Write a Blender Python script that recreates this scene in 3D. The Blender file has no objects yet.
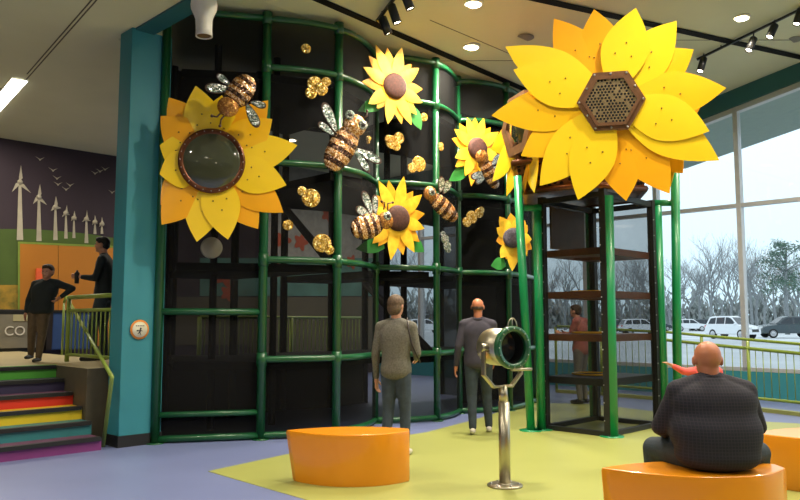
import bpy, bmesh, math, random
from mathutils import Vector, Matrix
R = random.Random(7)
V = Vector
C = bpy.context.scene.collection
S = bpy.context.scene
F = 750.0; EYE = 1.45; TILT = math.atan(70/F)
S2 = math.sqrt(.5)
U = V((S2, S2, 0)); N = V((-S2, S2, 0)); Z = V((0, 0, 1))
PI = math.pi

# ---------------------------------------------------------------- measuring helpers
def slope(px, py):
    x = (px-400)/F; y = (250-py)/F
    f = math.cos(TILT)-y*math.sin(TILT)
    return x/f, (math.sin(TILT)+y*math.cos(TILT))/f
def P(px, py, Y):
    a, b = slope(px, py); return V((a*Y, Y, EYE+b*Y))
def G(px, py, z=0.):
    a, b = slope(px, py); Y = (z-EYE)/b; return V((a*Y, Y, z))
def RP(px, py, c, n):
    a, b = slope(px, py); d = V((a, 1, b)); o = V((0, 0, EYE))
    return o+d*((c-o).dot(n)/d.dot(n))
def AB(a, b, z=0.): return V((S2*(a+b), S2*(b-a), z))
def zceil(a): return min(max(5.41, 6.04+.2*(a+4.45)), 8.2)
def CPt(px, py):
    sx, sz = slope(px, py); Y = 12.
    for _ in range(60):
        a = S2*(sx-1)*Y; Y = .5*Y+.5*(zceil(a)-EYE)/sz
    return V((sx*Y, Y, EYE+sz*Y))

# ---------------------------------------------------------------- materials
M = {}
def newmat(name):
    m = bpy.data.materials.new(name); m.use_nodes = True; nt = m.node_tree
    return m, nt, nt.nodes['Principled BSDF']
def mat(name, col, rough=.5, metal=0., var=.12, scale=8., bump=0., coat=0., spec=.5, col2=None, trans=0., bscale=None):
    m, nt, b = newmat(name); n = nt.nodes; l = nt.links
    tc = n.new('ShaderNodeTexCoord'); no = n.new('ShaderNodeTexNoise')
    no.inputs['Scale'].default_value = scale; no.inputs['Detail'].default_value = 4
    l.new(tc.outputs['Object'], no.inputs['Vector'])
    r = n.new('ShaderNodeValToRGB')
    c2 = col2 or tuple(c*(1-var) for c in col)
    r.color_ramp.elements[0].color = (*c2, 1); r.color_ramp.elements[1].color = (*[min(1, c*(1+var*.4)) for c in col], 1)
    r.color_ramp.elements[0].position = .3; r.color_ramp.elements[1].position = .7
    l.new(no.outputs['Fac'], r.inputs['Fac']); l.new(r.outputs['Color'], b.inputs['Base Color'])
    b.inputs['Roughness'].default_value = rough; b.inputs['Metallic'].default_value = metal
    b.inputs['Coat Weight'].default_value = coat; b.inputs['Coat Roughness'].default_value = .12
    b.inputs['Specular IOR Level'].default_value = spec
    if bump:
        n2 = n.new('ShaderNodeTexNoise'); n2.inputs['Scale'].default_value = bscale or scale*6
        l.new(tc.outputs['Object'], n2.inputs['Vector'])
        bp = n.new('ShaderNodeBump'); bp.inputs['Strength'].default_value = bump; bp.inputs['Distance'].default_value = .01
        l.new(n2.outputs['Fac'], bp.inputs['Height']); l.new(bp.outputs['Normal'], b.inputs['Normal'])
    M[name] = m; return m
def emis(name, col, st):
    m, nt, b = newmat(name)
    b.inputs['Base Color'].default_value = (*col, 1); b.inputs['Emission Color'].default_value = (*col, 1)
    b.inputs['Emission Strength'].default_value = st; M[name] = m; return m
def glitter(name, cols, scale=70, metal=.55, rough=.25):
    m, nt, b = newmat(name); n = nt.nodes; l = nt.links
    tc = n.new('ShaderNodeTexCoord'); vo = n.new('ShaderNodeTexVoronoi'); vo.inputs['Scale'].default_value = scale
    l.new(tc.outputs['Object'], vo.inputs['Vector'])
    sep = n.new('ShaderNodeSeparateColor'); l.new(vo.outputs['Color'], sep.inputs['Color'])
    r = n.new('ShaderNodeValToRGB'); r.color_ramp.interpolation = 'CONSTANT'
    el = r.color_ramp.elements
    while len(el) < len(cols): el.new(.5)
    for i, c in enumerate(cols): el[i].position = i/len(cols); el[i].color = (*c, 1)
    l.new(sep.outputs['Red'], r.inputs['Fac']); l.new(r.outputs['Color'], b.inputs['Base Color'])
    g = n.new('ShaderNodeNewGeometry'); vm = n.new('ShaderNodeVectorMath'); vm.operation = 'SUBTRACT'
    l.new(vo.outputs['Color'], vm.inputs[0]); vm.inputs[1].default_value = (.5, .5, .5)
    sc = n.new('ShaderNodeVectorMath'); sc.operation = 'SCALE'; sc.inputs['Scale'].default_value = .6
    l.new(vm.outputs[0], sc.inputs[0]); ad = n.new('ShaderNodeVectorMath'); l.new(sc.outputs[0], ad.inputs[0]); l.new(g.outputs['Normal'], ad.inputs[1])
    nm = n.new('ShaderNodeVectorMath'); nm.operation = 'NORMALIZE'; l.new(ad.outputs[0], nm.inputs[0]); l.new(nm.outputs[0], b.inputs['Normal'])
    b.inputs['Metallic'].default_value = metal; b.inputs['Roughness'].default_value = rough
    M[name] = m; return m
def netmat(name, col, through):
    m, nt, b = newmat(name); n = nt.nodes; l = nt.links
    b.inputs['Base Color'].default_value = (*col, 1); b.inputs['Roughness'].default_value = .8
    b.inputs['Specular IOR Level'].default_value = .2
    tr = n.new('ShaderNodeBsdfTransparent'); mx = n.new('ShaderNodeMixShader')
    tc = n.new('ShaderNodeTexCoord'); wa = n.new('ShaderNodeTexNoise'); wa.inputs['Scale'].default_value = 1.3
    l.new(tc.outputs['Object'], wa.inputs['Vector'])
    mr = n.new('ShaderNodeMapRange'); mr.inputs['To Min'].default_value = through*.85; mr.inputs['To Max'].default_value = through*1.15
    l.new(wa.outputs['Fac'], mr.inputs['Value']); l.new(mr.outputs[0], mx.inputs['Fac'])
    l.new(b.outputs[0], mx.inputs[1]); l.new(tr.outputs[0], mx.inputs[2])
    l.new(mx.outputs[0], n['Material Output'].inputs['Surface']); M[name] = m; return m
def glassmat(name, tint, refl=.06, power=0):
    m, nt, b = newmat(name); n = nt.nodes; l = nt.links
    tr = n.new('ShaderNodeBsdfTransparent'); tr.inputs['Color'].default_value = (*tint, 1)
    gl = n.new('ShaderNodeBsdfGlossy'); gl.inputs['Roughness'].default_value = .02
    fr = n.new('ShaderNodeLayerWeight'); fr.inputs['Blend'].default_value = .25
    mr = n.new('ShaderNodeMapRange'); mr.inputs['To Min'].default_value = refl; mr.inputs['To Max'].default_value = .6
    l.new(fr.outputs['Fresnel'], mr.inputs['Value'])
    mx = n.new('ShaderNodeMixShader'); l.new(mr.outputs[0], mx.inputs['Fac'])
    l.new(tr.outputs[0], mx.inputs[1]); l.new(gl.outputs[0], mx.inputs[2]); l.new(mx.outputs[0], n['Material Output'].inputs['Surface'])
    M[name] = m; return m
def plaidmat(name, c1, c2, sc=45):
    m, nt, b = newmat(name); n = nt.nodes; l = nt.links
    tc = n.new('ShaderNodeTexCoord'); out = None
    for d in ('X', 'Z'):
        w = n.new('ShaderNodeTexWave'); w.bands_direction = d; w.inputs['Scale'].default_value = sc/6.3; w.inputs['Distortion'].default_value = .6
        l.new(tc.outputs['Object'], w.inputs['Vector'])
        mr = n.new('ShaderNodeMapRange'); mr.inputs['From Min'].default_value = .8; l.new(w.outputs['Fac'], mr.inputs['Value'])
        if out is None: out = mr.outputs[0]
        else:
            ma = n.new('ShaderNodeMath'); ma.operation = 'MAXIMUM'; l.new(out, ma.inputs[0]); l.new(mr.outputs[0], ma.inputs[1]); out = ma.outputs[0]
    mx = n.new('ShaderNodeMix'); mx.data_type = 'RGBA'; mx.inputs[6].default_value = (*c1, 1); mx.inputs[7].default_value = (*c2, 1)
    l.new(out, mx.inputs[0]); l.new(mx.outputs[2], b.inputs['Base Color']); b.inputs['Roughness'].default_value = .85
    M[name] = m; return m
def perfmat(name, col, scale, holes=(.01, .008, .006)):
    """bronze sheet with a regular pattern of round punched holes"""
    m, nt, b = newmat(name); n = nt.nodes; l = nt.links
    tc = n.new('ShaderNodeTexCoord'); vo = n.new('ShaderNodeTexVoronoi'); vo.inputs['Scale'].default_value = scale; vo.inputs['Randomness'].default_value = .55
    l.new(tc.outputs['Object'], vo.inputs['Vector']); r = n.new('ShaderNodeValToRGB')
    r.color_ramp.elements[0].position = .36; r.color_ramp.elements[1].position = .42
    r.color_ramp.elements[0].color = (*holes, 1); r.color_ramp.elements[1].color = (*col, 1)
    l.new(vo.outputs['Distance'], r.inputs['Fac']); l.new(r.outputs['Color'], b.inputs['Base Color'])
    b.inputs['Metallic'].default_value = .6; b.inputs['Roughness'].default_value = .3; M[name] = m; return m

mat('floor_blue', (.165, .20, .385), .42, var=.08, scale=.8, bump=.05)
mat('floor_lime', (.345, .365, .10), .42, var=.06, scale=.8, bump=.05)
mat('ceiling_tan', (.68, .67, .46), .8, var=.05, scale=1)
mat('landing_tan', (.42, .35, .19), .5, var=.1, scale=2)
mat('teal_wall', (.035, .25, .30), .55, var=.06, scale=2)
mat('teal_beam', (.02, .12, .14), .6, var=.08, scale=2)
mat('wall_cream', (.5, .42, .28), .8, var=.05)
mat('black', (.012, .012, .012), .5)
mat('black_matte', (.008, .008, .008), .85, spec=.2)
mat('dark_steel', (.03, .03, .03), .4, metal=.5)
mat('bark_brown_wall', (.09, .075, .045), .7)
mat('pipe_green', (.006, .085, .026), .33, var=.15, scale=5, bump=.15, coat=.3)
mat('post_green', (.006, .25, .085), .35, var=.06, scale=2, coat=.3)
mat('rail_green', (.24, .33, .05), .4, var=.1, coat=.2)
mat('yellow', (.96, .64, .018), .28, var=.04, scale=3, coat=.8)
mat('amber', (.93, .42, .008), .3, var=.08, scale=3, coat=.4)
mat('gold_yellow', (.96, .53, .012), .28, var=.05, scale=3, coat=.5)
mat('petal_small', (.9, .50, .015), .5, col2=(.85, .30, .01), scale=9)
mat('petal_small_light', (.95, .66, .04), .5, col2=(.9, .45, .01), scale=9)
mat('leaf', (.04, .30, .05), .5, var=.3, scale=6)
mat('rivet', (.25, .14, .03), .3, metal=.7)
mat('seed_brown', (.09, .03, .02), .7, var=.5, scale=30, bump=.6)
mat('seed_grey', (.16, .14, .18), .7, var=.5, scale=40, bump=.6)
mat('bronze', (.16, .055, .025), .3, metal=.7, var=.25, scale=20)
mat('bronze_rose', (.30, .15, .08), .3, metal=.6, var=.2, scale=14)
mat('bronze_light', (.45, .27, .12), .25, metal=.8, var=.2, scale=12)
mat('brown_edge', (.16, .055, .022), .45, var=.2, scale=6)
mat('brown_panel', (.13, .065, .02), .5)
mat('orange_bench', (.85, .30, .006), .32, var=.03, scale=2, coat=.35)
mat('steel', (.50, .46, .36), .36, metal=1., var=.1, scale=4)
mat('ring_green', (.01, .10, .04), .3, coat=.5)
mat('white_paint', (.75, .72, .65), .4)
mat('alu', (.55, .56, .58), .4, metal=.3, var=.05)
mat('skin', (.55, .27, .17), .5, var=.1, scale=12)
mat('skin_red', (.55, .20, .10), .45, var=.1, scale=12)
mat('hair_grey', (.15, .095, .055), .7, var=.5, scale=50, bump=.4)
mat('hair_brown', (.06, .03, .015), .7, var=.5, scale=50, bump=.4)
mat('hair_black', (.012, .009, .007), .7, bump=.4)
mat('knit_grey', (.17, .16, .13), .9, var=.35, scale=60, bump=.6)
mat('jean_blue', (.045, .065, .10), .85, var=.25, scale=18, bump=.3)
mat('jean_dark', (.03, .045, .06), .85, var=.25, scale=18, bump=.3)
mat('shirt_navy', (.045, .04, .06), .85, var=.2, scale=18, bump=.3)
plaidmat('shirt_plaid', (.010, .010, .019), (.026, .022, .036), 95)
mat('sweater_black', (.010, .016, .018), .85, var=.2, scale=14, bump=.2)
mat('trouser_brown', (.11, .075, .04), .85, var=.2, scale=18, bump=.3)
mat('shoe_white', (.6, .56, .5), .6)
mat('shoe_black', (.012, .012, .012), .5)
mat('coral', (.85, .12, .10), .7, var=.15, scale=14)
mat('pink_shirt', (.35, .10, .08), .8, var=.3, scale=14)
mat('grey_pants', (.14, .13, .12), .85)
mat('leather', (.02, .013, .01), .5)
mat('eye_dark', (.02, .012, .01), .3)
mat('lip', (.35, .10, .08), .5)
mat('case_grey', (.22, .20, .15), .55, var=.1, scale=4)
mat('case_pale', (.5, .45, .25), .55)
mat('blue_bin', (.03, .07, .2), .5)
mat('sign_red', (.8, .12, .04), .5); mat('sign_orange', (.85, .30, .04), .5); mat('sign_cream', (.85, .8, .6), .5); mat('ink', (.04, .03, .03), .6)
mat('mural_sky', (.036, .023, .034), .8, var=.15, scale=1)
mat('mural_green', (.07, .12, .02), .8, var=.2, scale=1.5)
mat('mural_green_edge', (.20, .28, .04), .8)
mat('mural_orange', (.46, .17, .012), .6, var=.08, scale=.7)
mat('mural_wheat', (.45, .26, .03), .8, col2=(.13, .13, .02), scale=6)
mat('mural_white', (.42, .38, .29), .8, var=.1)
mat('mural_grey', (.30, .29, .27), .8, var=.2); mat('mural_red', (.40, .07, .03), .8, var=.3, scale=3)
mat('mural_teal', (.08, .2, .17), .8, var=.3, scale=2)
netmat('net_front', (.004, .004, .004), .36); netmat('net_dense', (.004, .004, .004), .10); netmat('net_tower', (.012, .012, .01), .60)
netmat('net_bay', (.004, .004, .004), .16)
glassmat('window_glass', (.93, .97, .98), .03)
m_, nt_, b_ = newmat('dome_plastic'); b_.inputs['Base Color'].default_value = (.05, .055, .03, 1); b_.inputs['Roughness'].default_value = .06; b_.inputs['Coat Weight'].default_value = 1; M['dome_plastic'] = m_
glitter('gold_glitter', [(.62, .36, .05), (.36, .18, .02), (.8, .52, .12), (.5, .27, .03), (.95, .75, .35)])
glitter('silver_glitter', [(.25, .32, .27), (.5, .52, .48), (.10, .15, .12), (.36, .46, .40), (.95, .95, .95)])
glitter('blue_glitter', [(.3, .42, .45), (.5, .65, .7), (.15, .2, .25), (.35, .5, .55), (.9, 1, 1)])
glitter('brown_glitter', [(.08, .035, .02), (.03, .015, .01), (.16, .07, .03), (.05, .02, .015), (.25, .15, .1)])
glitter('stripe_glitter', [(.7, .36, .09), (.5, .20, .04), (.9, .62, .38), (.4, .15, .04), (.85, .6, .4)])
glitter('copper_glitter', [(.55, .24, .05), (.35, .13, .03), (.7, .36, .1), (.3, .12, .03), (.45, .2, .05)])
mat('edge_brown', (.07, .03, .02), .6)
perfmat('bronze_perf', (.20, .075, .03), 14)
mat('plate_metal', (.55, .40, .22), .25, metal=.75, var=.25, scale=9)
mat('ground_pale', (.72, .75, .77), .8, col2=(.5, .53, .55), scale=.25)
mat('asphalt', (.36, .39, .41), .8, col2=(.52, .55, .56), scale=.15)
mat('verge', (.20, .19, .08), .9, col2=(.38, .33, .20), scale=3, bump=.3)
mat('kerb', (.66, .68, .68), .7)
mat('bark_hazed', (.27, .29, .30), .9, var=.3)  # light grey bark, the outdoor haze is put into its colour
mat('bark_far_hazed', (.24, .27, .30), .9, var=.2)  # bluish grey, distance haze in the bark colour
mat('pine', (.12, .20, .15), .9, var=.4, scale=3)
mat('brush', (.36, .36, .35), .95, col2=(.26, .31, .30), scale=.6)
mat('car_white', (.8, .82, .85), .25, var=.02, coat=.8); mat('car_dark', (.03, .05, .06), .2, var=.05, coat=.8); mat('car_red', (.3, .04, .04), .25, coat=.8)
mat('car_glass', (.02, .03, .04), .08); mat('tyre', (.015, .015, .015), .8); mat('lamp_red', (.6, .02, .02), .3); mat('hub', (.5, .5, .52), .3, metal=.8)
mat('soffit_teal', (.28, .38, .38), .7, var=.05)
emis('lamp_glow', (1, .88, .66), 14); emis('lamp_soft', (1, .9, .72), 6); emis('linear_glow', (1, .95, .8), 9); emis('red_glow', (1, .08, .04), 1.5)
STEPS = {'green': (.09, .40, .05), 'violet': (.035, .03, .08), 'red': (.62, .03, .015), 'yellow': (.78, .55, .02), 'teal': (.03, .20, .22), 'purple': (.20, .035, .17), 'pinkgrey': (.16, .05, .11)}
for k, c in STEPS.items(): mat('step_'+k, c, .5, var=.06, scale=3)

# ---------------------------------------------------------------- mesh builder
class MB:
    def __init__(s): s.v = []; s.f = []; s.m = []; s.sm = []
    def add(s, vs, fs, mi=0, sm=False):
        o = len(s.v); s.v += [V(v) for v in vs]
        for f in fs: s.f.append([o+i for i in f]); s.m.append(mi); s.sm.append(sm)
    def box(s, c, size, ax=None, mi=0):
        e = ax or (V((1, 0, 0)), V((0, 1, 0)), V((0, 0, 1))); c = V(c)
        vs = [c+e[0]*(i*size[0]/2)+e[1]*(j*size[1]/2)+e[2]*(k*size[2]/2) for i in (-1, 1) for j in (-1, 1) for k in (-1, 1)]
        s.add(vs, [(0, 1, 3, 2), (4, 6, 7, 5), (0, 4, 5, 1), (2, 3, 7, 6), (0, 2, 6, 4), (1, 5, 7, 3)], mi)
    def prism(s, bot, top, mi=0, sm=False, mi_side=None):
        n = len(bot); q = mi if mi_side is None else mi_side
        s.add(list(bot)+list(top), [], 0); o = len(s.v)-2*n
        s.f.append([o+i for i in range(n)][::-1]); s.m.append(mi); s.sm.append(False)
        s.f.append([o+n+i for i in range(n)]); s.m.append(mi); s.sm.append(False)
        for i in range(n):
            j = (i+1) % n; s.f.append([o+i, o+j, o+n+j, o+n+i]); s.m.append(q); s.sm.append(sm)
    def tube(s, pts, r, seg=8, mi=0, caps=True, flat=None):
        pts = [V(p) for p in pts]; n = len(pts); rs = r if isinstance(r, (list, tuple)) else [r]*n
        t0 = (pts[1]-pts[0]).normalized(); up = V((0, 0, 1)) if abs(t0.z) < .9 else V((1, 0, 0))
        a = t0.cross(up).normalized(); vs = []
        for i, p in enumerate(pts):
            t = (pts[min(i+1, n-1)]-pts[max(i-1, 0)]).normalized()
            a = (a-t*a.dot(t)).normalized(); b = t.cross(a)
            for k in range(seg):
                an = 2*PI*k/seg; vs.append(p+(a*math.cos(an)+b*math.sin(an))*rs[i])
        fs = [(i*seg+k, i*seg+(k+1) % seg, (i+1)*seg+(k+1) % seg, (i+1)*seg+k) for i in range(n-1) for k in range(seg)]
        s.add(vs, fs, mi, True)
        if caps:
            o = len(s.v)-n*seg
            s.f.append([o+k for k in range(seg)][::-1]); s.m.append(mi); s.sm.append(False)
            s.f.append([o+(n-1)*seg+k for k in range(seg)]); s.m.append(mi); s.sm.append(False)
    def ball(s, c, r, ax=None, u=12, w=8, mi=0):
        c = V(c); r = (r, r, r) if not isinstance(r, (tuple, list)) else r
        e = ax or (V((1, 0, 0)), V((0, 1, 0)), V((0, 0, 1))); vs = [c-e[2]*r[2]]
        for j in range(1, w):
            ph = -PI/2+PI*j/w
            for i in range(u):
                th = 2*PI*i/u; vs.append(c+e[0]*(r[0]*math.cos(ph)*math.cos(th))+e[1]*(r[1]*math.cos(ph)*math.sin(th))+e[2]*(r[2]*math.sin(ph)))
        vs.append(c+e[2]*r[2]); L = len(vs)-1; fs = []
        for i in range(u):
            k = (i+1) % u; fs.append((0, 1+k, 1+i)); fs.append((L, L-u+i, L-u+k))
            for j in range(w-2): fs.append((1+j*u+i, 1+j*u+k, 1+(j+1)*u+k, 1+(j+1)*u+i))
        s.add(vs, fs, mi, True)
    def lathe(s, c, axis, prof, seg=24, mi=0, sm=True, closed=False):
        c = V(c); t = V(axis).normalized(); up = V((0, 0, 1)) if abs(t.z) < .9 else V((1, 0, 0))
        a = t.cross(up).normalized(); b = t.cross(a); vs = []
        for (r, h) in prof:
            for k in range(seg):
                an = 2*PI*k/seg; vs.append(c+t*h+(a*math.cos(an)+b*math.sin(an))*max(r, 1e-4))
        n = len(prof); rng = n if closed else n-1
        s.add(vs, [(i*seg+k, i*seg+(k+1) % seg, ((i+1) % n)*seg+(k+1) % seg, ((i+1) % n)*seg+k) for i in range(rng) for k in range(seg)], mi, sm)
    def mesh(s, name, mats, off):
        me = bpy.data.meshes.new(name); me.from_pydata([tuple(v-off) for v in s.v], [], s.f)
        for m in (mats if isinstance(mats, (list, tuple)) else [mats]): me.materials.append(M[m] if isinstance(m, str) else m)
        me.polygons.foreach_set('material_index', s.m); me.polygons.foreach_set('use_smooth', s.sm)
        me.update()
        bm = bmesh.new(); bm.from_mesh(me); (bmesh.ops.recalc_face_normals(bm, faces=bm.faces) if name not in ('petal', 'leaf') else None); bm.to_mesh(me); bm.free()
        return me
    def build(s, name, mats, parent=None, bevel=0.):
        off = wloc(parent) if parent else V((0, 0, 0))
        o = bpy.data.objects.new(name, s.mesh(name, mats, off)); C.objects.link(o)
        if parent: o.parent = parent
        if bevel:
            bv = o.modifiers.new('bevel', 'BEVEL'); bv.width = bevel; bv.segments = 2; bv.limit_method = 'ANGLE'
        return o
def wloc(o):
    l = V((0, 0, 0))
    while o: l = l+o.location; o = o.parent
    return l
def base(o):
    """put the origin of a one-mesh thing at its own base"""
    vs = o.data.vertices
    if not len(vs): return o
    mn = V((min(v.co.x for v in vs), min(v.co.y for v in vs), min(v.co.z for v in vs)))
    mx = V((max(v.co.x for v in vs), max(v.co.y for v in vs), mn.z)); c = (mn+mx)/2; c.z = mn.z
    o.data.transform(Matrix.Translation(-c)); o.location = o.location+c; return o
def tag(o, label, cat, group=None, kind=None):
    o['label'] = label; o['category'] = cat
    if group: o['group'] = group
    if kind: o['kind'] = kind
    return o
def thing(name, label, cat, loc, group=None):
    o = bpy.data.objects.new(name, None); C.objects.link(o); o.location = V(loc); o.empty_display_size = .1
    return tag(o, label, cat, group)
def struct(o): o['kind'] = 'structure'; return o
def dup(o, parent=None):
    c = o.copy(); C.objects.link(c)
    if parent: c.parent = parent
    for ch in list(o.children): dup(ch, c)
    return c
def multi(name, pts, maker, m, parent):
    first = None
    for p in pts:
        if first is None: mb = MB(); maker(mb, V(p)); first = mb.build(name, m, parent); fp = V(p)
        else: c = first.copy(); C.objects.link(c); c.location = first.location+V(p)-fp
def catmull(pts, n=6):
    out = []; P_ = [pts[0]*2-pts[1]]+list(pts)+[pts[-1]*2-pts[-2]]
    for i in range(1, len(P_)-2):
        a, b, c, d = P_[i-1:i+3]
        for k in range(n):
            t = k/n; out.append(.5*((2*b)+(c-a)*t+(2*a-5*b+4*c-d)*t*t+(3*b-a-3*c+d)*t**3))
    out.append(V(pts[-1])); return out

# ================================================================= ROOM SHELL
A0, A1, B0, B1 = -15.5, 10.5, -9.5, 14.65
mb = MB(); mb.prism([AB(A0, B0, -.15), AB(A1, B0, -.15), AB(A1, B1, -.15), AB(A0, B1, -.15)], [AB(A0, B0), AB(A1, B0), AB(A1, B1), AB(A0, B1)])
floor = struct(mb.build('floor', 'floor_blue'))
zone = [G(208, 471.5), G(289, 454), G(426, 432.5), G(470, 421), G(530, 403), G(590, 404), G(650, 411), G(750, 421), G(840, 426), V((8.2, 6.5, 0)), V((8.2, 2, 0)), V((4.1, 1.1, 0))]
mb = MB(); mb.prism([V((p.x, p.y, .0)) for p in zone], [V((p.x, p.y, .004)) for p in zone]); mb.build('lime_zone', 'floor_lime', floor)
# low ceiling on the left, sloped ceiling on the right
BL = 3.95
mb = MB(); mb.prism([AB(A0, B0, 4.95), AB(A1, B0, 4.95), AB(A1, BL, 4.95), AB(A0, BL, 4.95)], [AB(A0, B0, 5.1), AB(A1, B0, 5.1), AB(A1, BL, 5.1), AB(A0, BL, 5.1)])
lowp = [(A0, BL), (-8.95, BL), (-8.95, 4.22), (-11.2, 5.25), (A0, 7.4)]
mb.prism([AB(a, b, 4.95) for a, b in lowp], [AB(a, b, 5.08) for a, b in lowp])
cl = struct(mb.build('ceiling', 'ceiling_tan'))
mb = MB(); aa = [A0, -7.6, 6.35, A1]
for i in range(3):
    p, q = aa[i], aa[i+1]; zp, zq = zceil(p), zceil(q)
    mb.prism([AB(p, BL, zp), AB(q, BL, zq), AB(q, B1, zq), AB(p, B1, zp)], [AB(p, BL, zp+.15), AB(q, BL, zq+.15), AB(q, B1, zq+.15), AB(p, B1, zp+.15)])
cl2 = struct(mb.build('ceiling', 'ceiling_tan'))
def ceiling_strip(p, q, w, name, m, drop=.012, parent=None):
    d = (q-p).normalized(); s = d.cross(Z).normalized()*w/2; k = 12; mb = MB()
    for i in range(k):
        a = p.lerp(q, i/k); b = p.lerp(q, (i+1)/k)
        za = zceil((a.x-a.y)*S2); zb = zceil((b.x-b.y)*S2); a.z = za; b.z = zb
        mb.prism([a-s-Z*drop, b-s-Z*drop, b+s-Z*drop, a+s-Z*drop], [a-s, b-s, b+s, a+s])
    return mb.build(name, m, parent)
p, q = CPt(320, 0), CPt(510, 83); d = q-p
ceiling_strip(p-d*.9, q+d*1.0, .13, 'slot', 'black_matte', parent=cl2)
p, q = CPt(541, 0), CPt(740, 44); d = q-p
ceiling_strip(p-d*.6, q+d*.62, .16, 'slot', 'black_matte', parent=cl2)
for (s1, s2) in (((420, 60), (640, 60)), ((600, 40), (800, 40)), ((430, 20), (560, 75))):
    p, q = CPt(*s1), CPt(*s2); ceiling_strip(p, q, .012, 'panel_joint', 'bark_brown_wall', .004, cl2)
# slot and linear lamp in the low ceiling
def LP(px, py, z=4.95): return RP(px, py, V((0, 0, z)), Z)
for (s1, s2) in (((27, 74), (95, -4)), ((24, 82), (100, -4))):
    p, q = LP(*s1), LP(*s2); w = (q-p).normalized().cross(Z)*.008
    mb = MB(); mb.prism([p-w-Z*.004, q-w-Z*.004, q+w-Z*.004, p+w-Z*.004], [p-w, q-w, q+w, p+w]); mb.build('ceiling_groove', 'bark_brown_wall', cl)
pL, qL = LP(20, 79), LP(-30, 136)
t = thing('linear_ceiling_light', 'bright white linear light set in the tan ceiling above the mural', 'ceiling light', (pL+qL)/2)
w = (qL-pL).normalized().cross(Z)*.10
mb = MB(); mb.prism([pL-w*1.15-Z*.012, qL-w*1.15-Z*.012, qL+w*1.15-Z*.012, pL+w*1.15-Z*.012], [pL-w*1.15, qL-w*1.15, qL+w*1.15, pL+w*1.15]); mb.build('housing', 'white_paint', t)
mb = MB(); mb.prism([pL-w-Z*.022, qL-w-Z*.022, qL+w-Z*.022, pL+w-Z*.022], [pL-w-Z*.012, qL-w-Z*.012, qL+w-Z*.012, pL+w-Z*.012]); mb.build('diffuser', 'linear_glow', t)
# walls
def wall(name, p, q, z0, z1, m, th=.2, side=1):
    d = (q-p).normalized(); s = d.cross(Z)*th*side; mb = MB()
    mb.prism([p+Z*z0, q+Z*z0, q+s+Z*z0, p+s+Z*z0], [p+Z*z1, q+Z*z1, q+s+Z*z1, p+s+Z*z1]); return struct(mb.build(name, m))
wm = wall('wall_back', AB(A0, B0), AB(A0, B1+.2), 0, 5.9, 'mural_sky', side=-1)
wall('wall_left', AB(A0, B0), AB(A1, B0), 0, 5.1, 'wall_cream')
wall('wall_near', AB(A1, B0), AB(A1, B1), 0, 8.4, 'wall_cream')
# bulkhead between the two ceilings
mb = MB(); zz = 4.925
for (p, q) in ((-8.75, -7.6), (-7.6, A1)):
    mb.prism([AB(p, BL-.02, zz), AB(q, BL-.02, zz), AB(q, BL+.22, zz), AB(p, BL+.22, zz)], [AB(p, BL-.02, zceil(p)), AB(q, BL-.02, zceil(q)), AB(q, BL+.22, zceil(q)), AB(p, BL+.22, zceil(p))])
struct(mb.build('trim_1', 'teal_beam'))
# teal column
c1 = G(118, 448)
cc = c1+U*.26+N*.16
mb = MB(); mb.box(cc+Z*2.475, (.52, .32, 4.95), (U, N, Z)); col = struct(mb.build('wall_column', 'teal_wall', bevel=.01))
mb = MB(); mb.box(cc+Z*.065, (.54, .34, .13), (U, N, Z)); struct(mb.build('baseboard_column', 'black'))

# ----------------------------------------------------------------- window wall
W0 = AB(-4.45, 14.65); S0, S1, MS = -9.1, 11.0, 1.67
def zh(s): return zceil(-4.45-s)-.33
ss = [.97-MS*6+MS*i for i in range(13)]
mb = MB()
for i in range(len(ss)-1):
    a, b = ss[i], ss[i+1]
    mb.prism([W0+N*a+Z*zh(a), W0+N*b+Z*zh(b), W0+N*b-U*.22+Z*zh(b), W0+N*a-U*.22+Z*zh(a)], [W0+N*a+Z*(zh(a)+.34), W0+N*b+Z*(zh(b)+.34), W0+N*b-U*.22+Z*(zh(b)+.34), W0+N*a-U*.22+Z*(zh(a)+.34)])
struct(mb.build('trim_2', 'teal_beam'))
mb = MB(); a, b = ss[0], ss[-1]
mb.prism([W0+N*a, W0+N*b, W0+N*b-U*.18, W0+N*a-U*.18], [W0+N*a+Z*.5, W0+N*b+Z*.5, W0+N*b-U*.18+Z*.5, W0+N*a-U*.18+Z*.5])
struct(mb.build('wall_right', 'teal_wall'))
for i in range(len(ss)-1):
    a, b = ss[i], ss[i+1]; mb = MB()
    def bar(p, q, w, d):
        t = (q-p).normalized(); s = U*d/2; u2 = t.cross(U).normalized()*w/2
        mb.prism([p-s-u2, p+s-u2, p+s+u2, p-s+u2], [q-s-u2, q+s-u2, q+s+u2, q-s+u2])
    p = W0+N*a-U*.08; q = W0+N*b-U*.08
    bar(p+Z*.5, p+Z*(zh(a)), .085, .16)
    bar(p+Z*3.62, q+Z*3.62, .07, .14); bar(p+Z*.54, q+Z*.54, .07, .16); bar(p+Z*(zh(a)-.05), q+Z*(zh(b)-.05), .10, .16)
    fr = struct(mb.build('window_%d' % (i+1), 'alu'))
    gp = W0+N*a-U*.06; gq = W0+N*b-U*.06
    for (z0a, z1a, z0b, z1b) in ((.57, 3.58, .57, 3.58), (3.66, zh(a)-.1, 3.66, zh(b)-.1)):
        g = MB(); g.add([gp+Z*z0a, gq+Z*z0b, gq+Z*z1b, gp+Z*z1a], [(0, 1, 2, 3)]); g.build('pane', 'window_glass', fr)
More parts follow.
